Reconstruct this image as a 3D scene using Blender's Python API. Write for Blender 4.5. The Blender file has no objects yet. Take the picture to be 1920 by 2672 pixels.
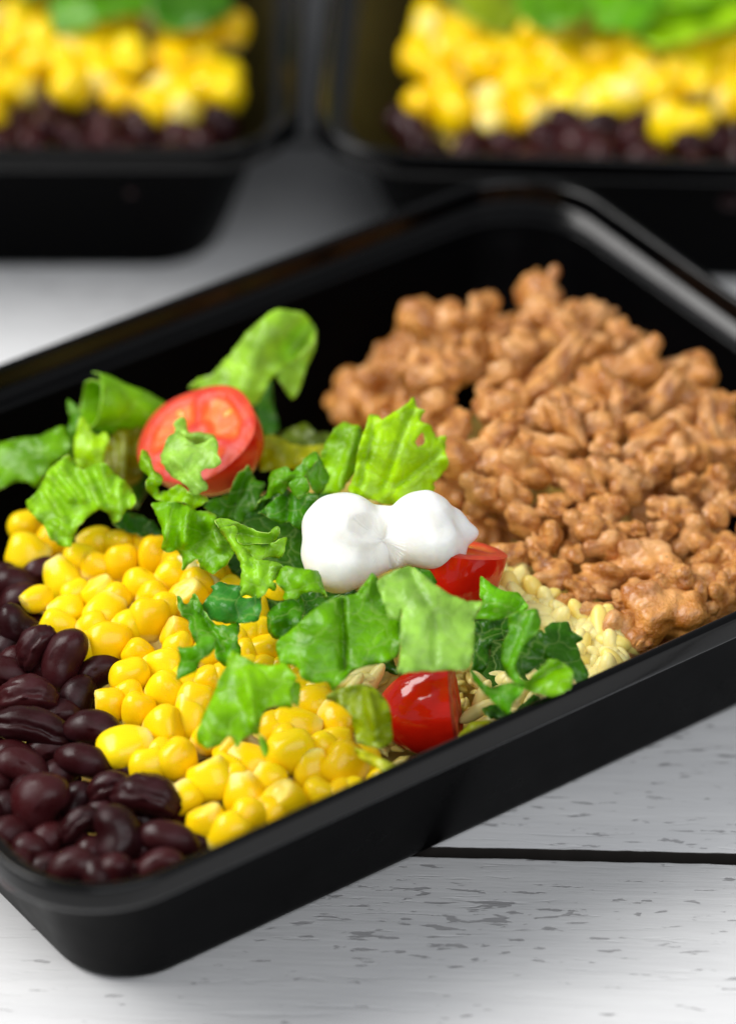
import bpy, bmesh, math, random
import numpy as np
from mathutils import Vector, Matrix, noise, geometry

S = bpy.context.scene
COL = S.collection
CM = 0.01                                   # everything below is written in centimetres
R = math.radians

# ------------------------------------------------------------------ camera
CAM = np.array([-42.06706, -60.95585, 57.76217])
FW = np.array([0.46656737, 0.66105903, -0.58763581])
RT = np.array([0.81556096, -0.57866101, -0.00342893])
UP = np.array([0.34230866, 0.477653, 0.80911828])
FPX = 12085.157
W0, H0 = 1920.0, 2672.0
cd = bpy.data.cameras.new('camera')
cam = bpy.data.objects.new('camera', cd)
COL.objects.link(cam)
cam.matrix_world = Matrix(((RT[0], UP[0], -FW[0], CAM[0] * CM), (RT[1], UP[1], -FW[1], CAM[1] * CM),
                           (RT[2], UP[2], -FW[2], CAM[2] * CM), (0, 0, 0, 1)))
cd.sensor_fit = 'HORIZONTAL'
cd.sensor_width = 24.0
cd.lens = FPX / W0 * 24.0
cd.clip_start = 0.05
cd.clip_end = 50
cd.dof.use_dof = True
cd.dof.focus_distance = 0.884
cd.dof.aperture_fstop = 6.0
S.camera = cam

# ------------------------------------------------------------------ world and lamps
wd = bpy.data.worlds.new('World')
S.world = wd
wd.use_nodes = True
bg = wd.node_tree.nodes['Background']
bg.inputs[0].default_value = (0.93, 0.96, 1.0, 1)
bg.inputs[1].default_value = 0.30


def area(name, loc, target, sx, sy, power, col):
    d = bpy.data.lights.new(name, 'AREA')
    d.shape = 'RECTANGLE'
    d.size, d.size_y, d.energy, d.color = sx * CM, sy * CM, power, col
    o = bpy.data.objects.new(name, d)
    COL.objects.link(o)
    o.location = Vector(loc) * CM
    o.rotation_euler = (Vector(target) - Vector(loc)).to_track_quat('-Z', 'Y').to_euler()
    return o


area('window_light', (-102, 88, 150), (0, 0, 3), 165, 95, 51.0, (1.0, 0.985, 0.96))
area('fill_light', (-30, -140, 140), (0, 0, 3), 170, 130, 19.0, (0.95, 0.97, 1.0))  # added fill lamp from the front, lightens the container's shadow on the table

S.view_settings.view_transform = 'Standard'
S.view_settings.look = 'None'
S.view_settings.exposure = 0.07
S.view_settings.gamma = 1.0
S.view_settings.use_curve_mapping = False
S.cycles.use_denoising = True
S.cycles.max_bounces = 8
S.cycles.transmission_bounces = 4
S.cycles.sample_clamp_indirect = 4.0
S.cycles.caustics_reflective = False
S.cycles.caustics_refractive = False


# ------------------------------------------------------------------ pixel to point helpers (photo pixels 1920 x 2672)
CROPS = {'A': (0, 780, 2.547), 'B': (0, 600, 2.1447), 'C': (0, 1320, 2.3286), 'D': (400, 1250, 2.3286),
         'E': (350, 960, 2.3286), 'F': (650, 950, 2.1733), 'G': (980, 1400, 2.3286), 'H': (880, 680, 2.629),
         'I': (1300, 1050, 2.629), 'J': (0, 1700, 2.3286), 'K': (0, 0, 0.84896), 'L': (420, 1760, 2.4697),
         'M': (1080, 680, 1.9405), 'P': (0, 0, 1.0)}


def px(crop, x, y):
    a, b, s = CROPS[crop]
    return np.array([a + x / s, b + y / s])


def ray(p):
    d = FW * FPX + RT * (p[0] - W0 / 2) + UP * (H0 / 2 - p[1])
    return d / np.linalg.norm(d)


def at_z(p, z):
    d = ray(p)
    return CAM + d * ((z - CAM[2]) / d[2])


def heap(x, y):
    """height of the food in the near container"""
    z = 3.0 + 1.0 * math.exp(-((x + 1.0) ** 2 / 20.0 + (y + 0.5) ** 2 / 18.0))
    z += 1.5 * math.exp(-((x - 6.2) ** 2 / 16.0 + (y - 0.6) ** 2 / 30.0))
    z -= 0.15 * math.exp(-((x + 8.5) ** 2 / 8.0))
    return z


def at_heap(p, dz=0.0):
    d = ray(p)
    t = (7.0 - CAM[2]) / d[2]
    prev = t
    for k in range(260):
        q = CAM + d * t
        if q[2] < heap(q[0], q[1]) + dz:
            a, b = prev, t
            for _ in range(14):
                m = (a + b) / 2
                q = CAM + d * m
                if q[2] < heap(q[0], q[1]) + dz:
                    b = m
                else:
                    a = m
            return CAM + d * b
        prev = t
        t += 0.05
    return at_z(p, 3.0)


# ------------------------------------------------------------------ materials
def mat(name):
    m = bpy.data.materials.new(name)
    m.use_nodes = True
    nt = m.node_tree
    return m, nt, nt.nodes['Principled BSDF'], nt.nodes['Material Output']


def nd(nt, typ, **kw):
    n = nt.nodes.new(typ)
    for k, v in kw.items():
        if k.startswith('i_'):
            key = k[2:]
            n.inputs[int(key) if key.isdigit() else key].default_value = v
        else:
            setattr(n, k, v)
    return n


def ramp(nt, stops, interp='LINEAR'):
    n = nt.nodes.new('ShaderNodeValToRGB')
    cr = n.color_ramp
    cr.interpolation = interp
    while len(cr.elements) > 1:
        cr.elements.remove(cr.elements[0])
    cr.elements[0].position, cr.elements[0].color = stops[0][0], (*stops[0][1], 1)
    for p, c in stops[1:]:
        e = cr.elements.new(p)
        e.color = (*c, 1)
    return n


def mixc(nt, a, b, fac, mode='MIX'):
    n = nt.nodes.new('ShaderNodeMix')
    n.data_type = 'RGBA'
    n.blend_type = mode
    for sock, v in ((n.inputs[6], a), (n.inputs[7], b), (n.inputs[0], fac)):
        if hasattr(v, 'links'):
            nt.links.new(v, sock)
        elif isinstance(v, tuple):
            sock.default_value = (*v, 1)
        else:
            sock.default_value = v
    return n.outputs[2]


def bump(nt, h, dist, strength=1.0, normal=None):
    n = nd(nt, 'ShaderNodeBump', i_Strength=strength, i_Distance=dist)
    nt.links.new(h, n.inputs['Height'])
    if normal is not None:
        nt.links.new(normal, n.inputs['Normal'])
    return n.outputs['Normal']


def noise_tex(nt, vec, scale, detail=3.0, rough=0.5, dist=0.0):
    n = nd(nt, 'ShaderNodeTexNoise', i_Scale=scale, i_Detail=detail, i_Roughness=rough, i_Distortion=dist)
    nt.links.new(vec, n.inputs['Vector'])
    return n.outputs['Fac']


def objco(nt):
    return nd(nt, 'ShaderNodeTexCoord').outputs['Object']


def mapr(nt, v, a, b, c=0.0, d=1.0):
    n = nd(nt, 'ShaderNodeMapRange')
    n.inputs[1].default_value, n.inputs[2].default_value, n.inputs[3].default_value, n.inputs[4].default_value = a, b, c, d
    nt.links.new(v, n.inputs[0])
    return n.outputs[0]


def math_n(nt, op, a, b=0.0):
    n = nd(nt, 'ShaderNodeMath', operation=op)
    for i, v in enumerate((a, b)):
        if hasattr(v, 'links'):
            nt.links.new(v, n.inputs[i])
        else:
            n.inputs[i].default_value = v
    return n.outputs[0]


def m_plastic(name, spec, rough):
    m, nt, p, o = mat(name)
    p.inputs['Base Color'].default_value = (0.0010, 0.0010, 0.0012, 1)
    p.inputs['Roughness'].default_value = 0.2
    p.inputs['Specular IOR Level'].default_value = spec
    co = objco(nt)
    nt.links.new(mapr(nt, noise_tex(nt, co, 90, 4), 0.3, 0.7, 0.12, 0.22), p.inputs['Roughness'])
    nt.links.new(bump(nt, noise_tex(nt, co, 1400, 2), 0.00002, 0.5), p.inputs['Normal'])
    nt.links.new(mapr(nt, noise_tex(nt, co, 90, 4), 0.3, 0.7, *rough), p.inputs['Roughness'])
    return m


def m_paint():
    m, nt, p, o = mat('weathered_white_paint')
    co = objco(nt)                                          # plank runs along its own x
    mp = nd(nt, 'ShaderNodeMapping', i_Scale=(0.22, 1.0, 1.0))
    nt.links.new(co, mp.inputs['Vector'])
    v = mp.outputs[0]
    big = noise_tex(nt, v, 26, 2, 0.5)
    mpf = nd(nt, 'ShaderNodeMapping', i_Scale=(0.24, 1.0, 1.0))
    nt.links.new(co, mpf.inputs['Vector'])
    fleck = noise_tex(nt, mpf.outputs[0], 560, 4, 0.55, 0.3)
    fleck2 = noise_tex(nt, v, 800, 3, 0.6)
    big2 = noise_tex(nt, co, 9, 1, 0.5)
    mask = math_n(nt, 'MULTIPLY', mapr(nt, big, 0.40, 0.66, 0.0, 0.12), mapr(nt, big2, 0.45, 0.62, 0.0, 1.2))
    f = math_n(nt, 'ADD', fleck, mask)
    chips = mapr(nt, f, 0.655, 0.69)
    mp2 = nd(nt, 'ShaderNodeMapping', i_Scale=(0.10, 1.0, 1.0))
    nt.links.new(co, mp2.inputs['Vector'])
    lines = noise_tex(nt, mp2.outputs[0], 420, 4, 0.6, 0.6)
    cracks = mapr(nt, lines, 0.60, 0.66)
    tone = noise_tex(nt, v, 60, 4, 0.6)
    base = mixc(nt, (0.68, 0.682, 0.69), (0.78, 0.78, 0.782), mapr(nt, tone, 0.3, 0.7))
    base = mixc(nt, base, (0.20, 0.19, 0.20), math_n(nt, 'MULTIPLY', chips, 0.58))
    nt.links.new(base, p.inputs['Base Color'])
    p.inputs['Roughness'].default_value = 0.5
    p.inputs['Specular IOR Level'].default_value = 0.35
    h = math_n(nt, 'SUBTRACT', math_n(nt, 'MULTIPLY', noise_tex(nt, mp2.outputs[0], 240, 5, 0.6), 1.0), math_n(nt, 'MULTIPLY', chips, 0.5))
    h = math_n(nt, 'SUBTRACT', h, math_n(nt, 'MULTIPLY', cracks, 0.35))
    h = math_n(nt, 'ADD', h, math_n(nt, 'MULTIPLY', fleck2, 0.12))
    nt.links.new(bump(nt, h, 0.0005, 0.5), p.inputs['Normal'])
    return m


def m_corn():
    m, nt, p, o = mat('sweetcorn')
    co = objco(nt)
    sp = nd(nt, 'ShaderNodeSeparateXYZ')
    nt.links.new(co, sp.inputs[0])
    inf = nd(nt, 'ShaderNodeObjectInfo')
    t = math_n(nt, 'ADD', sp.outputs['Z'], math_n(nt, 'MULTIPLY', math_n(nt, 'SUBTRACT', noise_tex(nt, co, 500, 3), 0.5), 0.002))
    tip = mapr(nt, t, -0.0046, -0.0024, 1.0, 0.0)
    body = mixc(nt, (0.90, 0.55, 0.0015), (0.95, 0.68, 0.005), inf.outputs['Random'])
    body = mixc(nt, body, (0.92, 0.66, 0.02), mapr(nt, noise_tex(nt, co, 260, 3), 0.5, 0.8, 0.0, 0.5))
    c = mixc(nt, body, (0.95, 0.78, 0.26), tip)
    nt.links.new(c, p.inputs['Base Color'])
    p.inputs['Subsurface Weight'].default_value = 0.4
    p.inputs['Subsurface Radius'].default_value = (1.0, 0.75, 0.10)
    p.inputs['Subsurface Scale'].default_value = 0.0022
    p.inputs['Roughness'].default_value = 0.20
    p.inputs['Specular IOR Level'].default_value = 0.28
    nt.links.new(bump(nt, noise_tex(nt, co, 420, 2), 0.00025, 0.35), p.inputs['Normal'])
    return m


def m_bean():
    m, nt, p, o = mat('black_bean_skin')
    co = objco(nt)
    inf = nd(nt, 'ShaderNodeObjectInfo')
    c = mixc(nt, (0.014, 0.0024, 0.0030), (0.042, 0.0068, 0.0080), inf.outputs['Random'])
    c = mixc(nt, c, (0.062, 0.016, 0.024), mapr(nt, noise_tex(nt, co, 240, 4, 0.6), 0.5, 0.8, 0.0, 0.5))
    nt.links.new(c, p.inputs['Base Color'])
    p.inputs['Specular IOR Level'].default_value = 0.22
    wet = noise_tex(nt, co, 300, 4, 0.65)
    nt.links.new(mapr(nt, wet, 0.38, 0.62, 0.22, 0.50), p.inputs['Roughness'])
    h = math_n(nt, 'ADD', noise_tex(nt, co, 900, 5, 0.7), math_n(nt, 'MULTIPLY', wet, 0.8))
    nt.links.new(bump(nt, h, 0.00016, 0.4), p.inputs['Normal'])
    return m


def m_meat():
    m, nt, p, o = mat('browned_ground_meat')
    co = objco(nt)
    inf = nd(nt, 'ShaderNodeObjectInfo')
    n1 = noise_tex(nt, co, 220, 5, 0.6)
    c = mixc(nt, (0.36, 0.108, 0.010), (0.82, 0.375, 0.080), mapr(nt, n1, 0.38, 0.60))
    c = mixc(nt, c, (0.58, 0.21, 0.022), math_n(nt, 'MULTIPLY', inf.outputs['Random'], 0.40))
    c = mixc(nt, c, (0.80, 0.45, 0.20), mapr(nt, noise_tex(nt, co, 110, 2), 0.5, 0.68, 0.0, 0.5))
    pep = noise_tex(nt, co, 1150, 2, 0.4)
    c = mixc(nt, c, (0.012, 0.008, 0.006), mapr(nt, pep, 0.775, 0.79))
    nt.links.new(c, p.inputs['Base Color'])
    p.inputs['Subsurface Weight'].default_value = 0.12
    p.inputs['Subsurface Radius'].default_value = (1.0, 0.4, 0.15)
    p.inputs['Subsurface Scale'].default_value = 0.0008
    nt.links.new(mapr(nt, noise_tex(nt, co, 420, 3), 0.35, 0.65, 0.14, 0.44), p.inputs['Roughness'])
    p.inputs['Specular IOR Level'].default_value = 0.6
    p.inputs['Coat Weight'].default_value = 0.5
    p.inputs['Coat Roughness'].default_value = 0.22
    vo = nd(nt, 'ShaderNodeTexVoronoi', feature='SMOOTH_F1', i_Scale=420.0)
    nt.links.new(co, vo.inputs['Vector'])
    h = math_n(nt, 'ADD', noise_tex(nt, co, 480, 5, 0.65), math_n(nt, 'MULTIPLY', noise_tex(nt, co, 1700, 4, 0.7), 0.35))
    h = math_n(nt, 'SUBTRACT', h, math_n(nt, 'MULTIPLY', vo.outputs['Distance'], 0.7))
    nt.links.new(bump(nt, h, 0.0015, 0.8), p.inputs['Normal'])
    return m


def m_leaf():
    m, nt, p, o = mat('lettuce_leaf')
    uv = nd(nt, 'ShaderNodeUVMap', uv_map='leaf').outputs[0]
    inf = nd(nt, 'ShaderNodeObjectInfo')
    warp = nd(nt, 'ShaderNodeTexNoise', i_Scale=2.2, i_Detail=2.0)
    nt.links.new(uv, warp.inputs['Vector'])
    vm = nd(nt, 'ShaderNodeVectorMath', operation='MULTIPLY_ADD')
    nt.links.new(warp.outputs['Color'], vm.inputs[0])
    vm.inputs[1].default_value = (0.5, 0.5, 0.5)
    nt.links.new(uv, vm.inputs[2])
    vo = nd(nt, 'ShaderNodeTexVoronoi', feature='DISTANCE_TO_EDGE', i_Scale=1.55)
    nt.links.new(vm.outputs[0], vo.inputs['Vector'])
    vo2 = nd(nt, 'ShaderNodeTexVoronoi', feature='DISTANCE_TO_EDGE', i_Scale=4.6)
    nt.links.new(vm.outputs[0], vo2.inputs['Vector'])
    vein = mapr(nt, vo.outputs['Distance'], 0.0, 0.035, 1.0, 0.0)
    vein2 = mapr(nt, vo2.outputs['Distance'], 0.0, 0.06, 1.0, 0.0)
    tone = noise_tex(nt, uv, 1.6, 4, 0.55)
    fine = noise_tex(nt, uv, 16, 4, 0.6)
    hsv = nd(nt, 'ShaderNodeHueSaturation', i_Saturation=1.10)
    nt.links.new(inf.outputs['Color'], hsv.inputs['Color'])
    nt.links.new(mapr(nt, tone, 0.28, 0.72, 0.85, 1.75), hsv.inputs['Value'])
    nt.links.new(mapr(nt, tone, 0.3, 0.7, 0.497, 0.485), hsv.inputs['Hue'])
    c = hsv.outputs[0]
    c = mixc(nt, c, (0.55, 0.75, 0.22), math_n(nt, 'MULTIPLY', vein, 0.30))
    c = mixc(nt, c, (0.55, 0.75, 0.22), math_n(nt, 'MULTIPLY', vein2, 0.08))
    nt.links.new(c, p.inputs['Base Color'])
    p.inputs['Roughness'].default_value = 0.30
    p.inputs['Specular IOR Level'].default_value = 0.45
    h = math_n(nt, 'ADD', math_n(nt, 'MULTIPLY', mapr(nt, vo.outputs['Distance'], 0.0, 0.16, 0.0, 1.0), 0.9),
               math_n(nt, 'MULTIPLY', mapr(nt, vo2.outputs['Distance'], 0.0, 0.2, 0.0, 1.0), 0.35))
    h = math_n(nt, 'ADD', h, math_n(nt, 'MULTIPLY', fine, 0.15))
    nrm = bump(nt, h, 0.0005, 0.32)
    nt.links.new(nrm, p.inputs['Normal'])
    tr = nd(nt, 'ShaderNodeBsdfTranslucent')
    g = nd(nt, 'ShaderNodeGamma', i_Gamma=0.8)
    nt.links.new(c, g.inputs[0])
    nt.links.new(mixc(nt, g.outputs[0], (1.0, 0.95, 0.25), 1.0, 'MULTIPLY'), tr.inputs['Color'])
    nt.links.new(nrm, tr.inputs['Normal'])
    mx = nd(nt, 'ShaderNodeMixShader', i_0=0.45)
    nt.links.new(p.outputs[0], mx.inputs[1])
    nt.links.new(tr.outputs[0], mx.inputs[2])
    nt.links.new(mx.outputs[0], o.inputs['Surface'])
    return m


def m_edge():
    m, nt, p, o = mat('lettuce_cut_edge')
    inf = nd(nt, 'ShaderNodeObjectInfo')
    nt.links.new(mixc(nt, inf.outputs['Color'], (0.50, 0.78, 0.16), 0.45), p.inputs['Base Color'])
    p.inputs['Roughness'].default_value = 0.4
    p.inputs['Subsurface Weight'].default_value = 0.3
    p.inputs['Subsurface Scale'].default_value = 0.001
    return m


def m_simple(name, col, rough, spec=0.5, sss=0.0, rad=(1, .5, .2), scale=0.002, bs=0.0, bd=0.0, coat=0.0):
    m, nt, p, o = mat(name)
    p.inputs['Base Color'].default_value = (*col, 1)
    p.inputs['Roughness'].default_value = rough
    p.inputs['Specular IOR Level'].default_value = spec
    p.inputs['Subsurface Weight'].default_value = sss
    p.inputs['Subsurface Radius'].default_value = rad
    p.inputs['Subsurface Scale'].default_value = scale
    p.inputs['Coat Weight'].default_value = coat
    p.inputs['Coat Roughness'].default_value = 0.06
    co = objco(nt)
    n = noise_tex(nt, co, 200, 3)
    nt.links.new(mixc(nt, tuple(0.85 * c for c in col), tuple(min(1, 1.08 * c) for c in col), mapr(nt, n, 0.3, 0.7)), p.inputs['Base Color'])
    if bs:
        nt.links.new(bump(nt, noise_tex(nt, co, bs, 4, 0.6), bd, 0.6), p.inputs['Normal'])
    return m


M = dict(plastic=m_plastic('black_plastic', 0.02, (0.26, 0.36)), rimplastic=m_plastic('glossy_black_plastic', 0.26, (0.12, 0.22)), paint=m_paint(), corn=m_corn(), bean=m_bean(), meat=m_meat(), leaf=m_leaf(), edge=m_edge(),
         rice=m_simple('cooked_rice', (0.92, 0.70, 0.18), 0.35, 0.5, 0.5, (1, .8, .4), 0.003, 300, 0.0003),
         ricepale=m_simple('pale_rice', (0.94, 0.78, 0.30), 0.35, 0.5, 0.5, (1, .8, .4), 0.003, 300, 0.0003),
         skin=m_simple('tomato_skin', (0.60, 0.012, 0.003), 0.10, 0.5, 0.3, (1, .2, .05), 0.003, 90, 0.0004),
         cream=m_simple('sour_cream', (0.95, 0.935, 0.88), 0.30, 0.45, 0.6, (1, .85, .6), 0.004, 240, 0.0003),
         husk=m_simple('corn_husk', (0.93, 0.72, 0.16), 0.3, 0.5, 0.4, (1, .8, .3), 0.002, 300, 0.0003),
         plank_side=m_simple('dark_plank_side', (0.02, 0.017, 0.015), 0.8, 0.2),  # near-black colour for plank sides and undersides, keeps the gap dark
         seed=m_simple('tomato_seed', (0.85, 0.36, 0.05), 0.25, 0.5, 0.3, (1, .6, .2), 0.002))


def m_flesh():
    m, nt, p, o = mat('tomato_flesh')
    co = objco(nt)
    at = nd(nt, 'ShaderNodeAttribute', attribute_name='chamber')
    ch = at.outputs['Fac']
    c = mixc(nt, (0.56, 0.030, 0.018), (0.66, 0.075, 0.022), mapr(nt, noise_tex(nt, co, 260, 4), 0.35, 0.65))
    c = mixc(nt, c, (0.78, 0.15, 0.02), math_n(nt, 'MULTIPLY', ch, 0.8))
    c = mixc(nt, c, (0.85, 0.27, 0.06), mapr(nt, math_n(nt, 'MULTIPLY', noise_tex(nt, co, 180, 3), ch), 0.45, 0.75))
    nt.links.new(c, p.inputs['Base Color'])
    p.inputs['Roughness'].default_value = 0.34
    p.inputs['Specular IOR Level'].default_value = 0.25
    p.inputs['Subsurface Weight'].default_value = 0.5
    p.inputs['Subsurface Radius'].default_value = (1, .3, .1)
    p.inputs['Subsurface Scale'].default_value = 0.003
    nt.links.new(bump(nt, noise_tex(nt, co, 350, 4), 0.0006, 0.6), p.inputs['Normal'])
    return m


M['flesh'] = m_flesh()


# ------------------------------------------------------------------ object helpers
VIS = {}


def seen(kind, o, p, named):
    VIS.setdefault(kind, []).append((o, np.array(p, float), named))


def tag(o, label=None, cat=None, group=None, kind=None):
    if label:
        o['label'] = label
    if cat:
        o['category'] = cat
    if group:
        o['group'] = group
    if kind:
        o['kind'] = kind
    return o


def mesh(name, v, f, mats, smooth=True):
    """v in cm"""
    me = bpy.data.meshes.new(name)
    me.from_pydata([tuple(float(c) * CM for c in p) for p in v], [], f)
    for m in (mats if isinstance(mats, (list, tuple)) else [mats]):
        me.materials.append(m)
    if smooth:
        me.shade_smooth()
    me.update()
    return me


def link(name, me, parent=None, loc=None):
    o = bpy.data.objects.new(name, me)
    COL.objects.link(o)
    if parent is not None:
        o.parent = parent
    if loc is not None:
        o.location = Vector(loc) * CM
    return o


def empty(name, loc=(0, 0, 0), rz=0.0):
    o = bpy.data.objects.new(name, None)
    COL.objects.link(o)
    o.empty_display_size = 0.01
    o.location = Vector(loc) * CM
    o.rotation_euler = (0, 0, rz)
    return o


_ico = {}


def ico(n):
    if n not in _ico:
        bm = bmesh.new()
        bmesh.ops.create_icosphere(bm, subdivisions=n, radius=1.0)
        bm.verts.ensure_lookup_table()
        v = np.array([x.co[:] for x in bm.verts])
        f = [[q.index for q in x.verts] for x in bm.faces]
        bm.free()
        _ico[n] = (v, f)
    return _ico[n]


def nz(v, s, seed=0.0, octv=1):
    out = 0.0
    a = 1.0
    for k in range(octv):
        out += a * noise.noise(Vector((v[0] * s + seed, v[1] * s - seed * 1.7, v[2] * s + 3.1 * seed)))
        s *= 2.1
        a *= 0.5
    return out


# ------------------------------------------------------------------ the table
SEAM_A = -37.74
ca, sa = math.cos(R(SEAM_A)), math.sin(R(SEAM_A))
table = empty('table_top')
table.rotation_euler = (0, 0, R(SEAM_A))
tag(table, 'white painted wooden table top of wide weathered planks with a dark gap', None, None, 'structure')


def plank(y0, y1, seed):
    random.seed(seed)
    x0, x1, th, b = -70.0, 70.0, 2.2, 0.035
    prof = [(y0, -th), (y0, -b * 1.6), (y0 + b * 0.35, -b * 0.5), (y0 + b, -0.02), (y0 + b * 2.2, 0.0), (y1 - b * 2.2, 0.0), (y1 - b, -0.02), (y1 - b * 0.35, -b * 0.5), (y1, -b * 1.6), (y1, -th)]
    n = 560
    v, f = [], []
    for i in range(n + 1):
        x = x0 + (x1 - x0) * i / n
        for j, (y, z) in enumerate(prof):
            w = 0.03 * nz((x * 0.5, y, seed), 1.0, seed) + 0.022 * nz((x * 3.0, y, seed), 1.0, seed)
            yy = y + (w if j < 5 else -w if j >= 5 else 0)
            v.append((x, yy, z - 0.002))
    k = len(prof)
    for i in range(n):
        for j in range(k - 1):
            f.append((i * k + j, i * k + j + 1, (i + 1) * k + j + 1, (i + 1) * k + j))
        f.append((i * k + k - 1, i * k, (i + 1) * k, (i + 1) * k + k - 1))
    f.append(tuple(range(k)))
    f.append(tuple(n * k + j for j in reversed(range(k))))
    f = [tuple(reversed(q)) for q in f]
    me = mesh('plank', v, f, [M['paint'], M['plank_side']])
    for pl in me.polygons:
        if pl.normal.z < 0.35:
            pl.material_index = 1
    o = link('plank', me, table)
    return o


SEAM_Y = -5.576
edges = [(-46, -33), (-33, -19.5), (-19.5, SEAM_Y), (SEAM_Y, 7.6), (7.6, 20.6), (20.6, 34), (34, 47), (47, 60), (60, 75)]
for i, (a, b) in enumerate(edges):
    plank(a + 0.15, b - 0.15, 3.3 + i * 7.1)


# ------------------------------------------------------------------ containers
CW, CD, CH = 22.20, 15.5, 4.39


def rring(inset, z, n=14):
    w, d = CW / 2 - inset, CD / 2 - inset
    r = 2.14 - 0.33 * inset
    out = []
    for cx, cy, a0 in ((w - r, d - r, 0), (-w + r, d - r, 90), (-w + r, -d + r, 180), (w - r, -d + r, 270)):
        for k in range(n + 1):
            a = R(a0 + 90 * k / n)
            out.append((cx + r * math.cos(a), cy + r * math.sin(a), z))
    return out


def loft(prof, cap0=False, cap1=False, flip=False):
    v, f = [], []
    for ins, z in prof:
        v += rring(ins, z)
    n = len(v) // len(prof)
    for i in range(len(prof) - 1):
        for j in range(n):
            a, b = i * n + j, i * n + (j + 1) % n
            f.append((a, b, b + n, a + n))
    if cap0:
        f.append(tuple(reversed(range(n))))
    if cap1:
        f.append(tuple((len(prof) - 1) * n + j for j in range(n)))
    return v, f


def dense(pts, n=3):
    """rounded polyline: Catmull-Rom through points"""
    out = []
    P = [pts[0]] + list(pts) + [pts[-1]]
    for i in range(1, len(P) - 2):
        for k in range(n):
            t = k / n
            q = []
            for c in range(2):
                p0, p1, p2, p3 = P[i - 1][c], P[i][c], P[i + 1][c], P[i + 2][c]
                q.append(0.5 * (2 * p1 + (p2 - p0) * t + (2 * p0 - 5 * p1 + 4 * p2 - p3) * t * t + (3 * p1 - p0 - 3 * p2 + p3) * t ** 3))
            out.append(tuple(q))
    out.append(pts[-1])
    return out


outer = [(2.6, 0.03), (2.25, 0.0), (2.06, 0.05), (1.93, 0.18), (1.83, 0.45), (1.58, 1.2), (1.18, 2.4), (0.81, 3.45), (0.70, 3.74)]
rim = [(0.70, 3.74), (0.60, 3.77), (0.16, 3.79), (0.07, 3.80), (0.02, 3.86), (0.0, 3.95), (0.0, 4.26), (0.015, 4.34), (0.05, 4.38), (0.10, 4.39), (0.145, 4.38), (0.185, 4.34), (0.205, 4.27), (0.23, 4.02), (0.25, 3.94), (0.30, 3.89), (0.71, 3.59), (0.79, 3.50)]
inner = [(0.79, 3.50), (0.86, 3.34), (1.26, 2.4), (1.93, 1.2), (2.24, 0.5), (2.38, 0.28), (2.7, 0.19), (2.95, 0.18)]
ov, of_ = loft(dense(outer), cap0=True)
iv, if_ = loft(dense(inner), cap1=True)
body_me = mesh('tray', ov + iv, of_ + [tuple(len(ov) + i for i in q) for q in if_], M['plastic'])
rv, rf = loft(dense(rim))
rim_me = mesh('rim', rv, rf, M['rimplastic'])


def container(loc, rz, label):
    e = empty('meal_container', loc, rz)
    tag(e, label, 'food container', 'black meal prep containers')
    link('tray', body_me, e)
    link('rim', rim_me, e)
    return e


container((0, 0, 0), 0, 'black plastic meal container in front, holding meat, lettuce, corn and beans')
RL, RR = R(-35.5), R(-38.5)


def rear_centre(a, u0, v0):
    return (u0 * math.cos(a) - v0 * math.sin(a), u0 * math.sin(a) + v0 * math.cos(a))


CL = rear_centre(RL, -0.74 - 7.75, 13.0 + 11.1)
CR = rear_centre(RR, -1.26 + 7.75, 12.85 + 11.1)
container((*CL, 0), RL + R(90), 'blurred black container behind on the left, cut off by the frame')
container((*CR, 0), RR + R(90), 'blurred black container behind on the right, touching the left one')


# ------------------------------------------------------------------ oriented placing
V = -FW


def axes_rot(ang, tilt, roll, rng):
    """local z (long axis) points at image angle ang (degrees, ccw) tipped towards the viewer by tilt; local x faces the viewer"""
    a = R(ang)
    z = RT * math.cos(a) + UP * math.sin(a) + V * tilt
    z /= np.linalg.norm(z)
    x = V - z * (V @ z)
    x /= np.linalg.norm(x)
    y = np.cross(z, x)
    c, s = math.cos(R(roll)), math.sin(R(roll))
    x, y = c * x + s * y, -s * x + c * y
    return Matrix(((x[0], y[0], z[0]), (x[1], y[1], z[1]), (x[2], y[2], z[2])))


def place(o, p, rot, sc):
    m = rot.to_4x4() @ Matrix.Diagonal((*sc, 1.0))
    m.translation = Vector(p) * CM
    o.matrix_world = m
    return o


def rand_rot(rng):
    q = Vector((rng.gauss(0, 1), rng.gauss(0, 1), rng.gauss(0, 1))).normalized()
    return Matrix.Rotation(rng.uniform(0, 6.28), 3, q)


# ------------------------------------------------------------------ corn kernels (unit: 1 cm long, 1 cm wide, 0.78 thick)
def kernel_mesh(seed, sub=4, cut=0.0):
    rng = random.Random(seed)
    v0, f = ico(sub)
    e = rng.uniform(0.74, 0.84)
    tw = rng.uniform(0.52, 0.74)
    lean = rng.uniform(-0.10, 0.10)
    dent = rng.uniform(0.0, 0.09)
    out = []
    for x, y, z in v0:
        x, y = math.copysign(abs(x) ** 0.90, x), math.copysign(abs(y) ** e, y)
        z = math.copysign(abs(z) ** 0.85, z)
        lim = -0.80 + cut * (0.35 * y + 0.5)
        if z < lim:
            k = z - lim
            z = lim + k * 0.14 + 0.035 * nz((x, y, 0), 3.0, seed)
        t = (z + 1) / 2
        wy = tw + (1 - tw) * math.sin(min(1, t * 1.25) * math.pi / 2)
        wx = 0.62 + 0.38 * math.sin(min(1, t * 1.4) * math.pi / 2)
        q = [x * wx * 0.39, y * wy * 0.5, z * 0.52]
        q[1] += lean * (t - 0.5)
        q[2] -= dent * math.exp(-((y / 0.45) ** 2 + (x / 0.5) ** 2)) if z > 0 else 0
        d = 1 + 0.055 * nz((x, y, z), 1.3, seed)
        out.append((q[0] * d, q[1] * d, q[2] * d))
    return mesh('corn_kernel', out, f, M['corn'])


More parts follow.
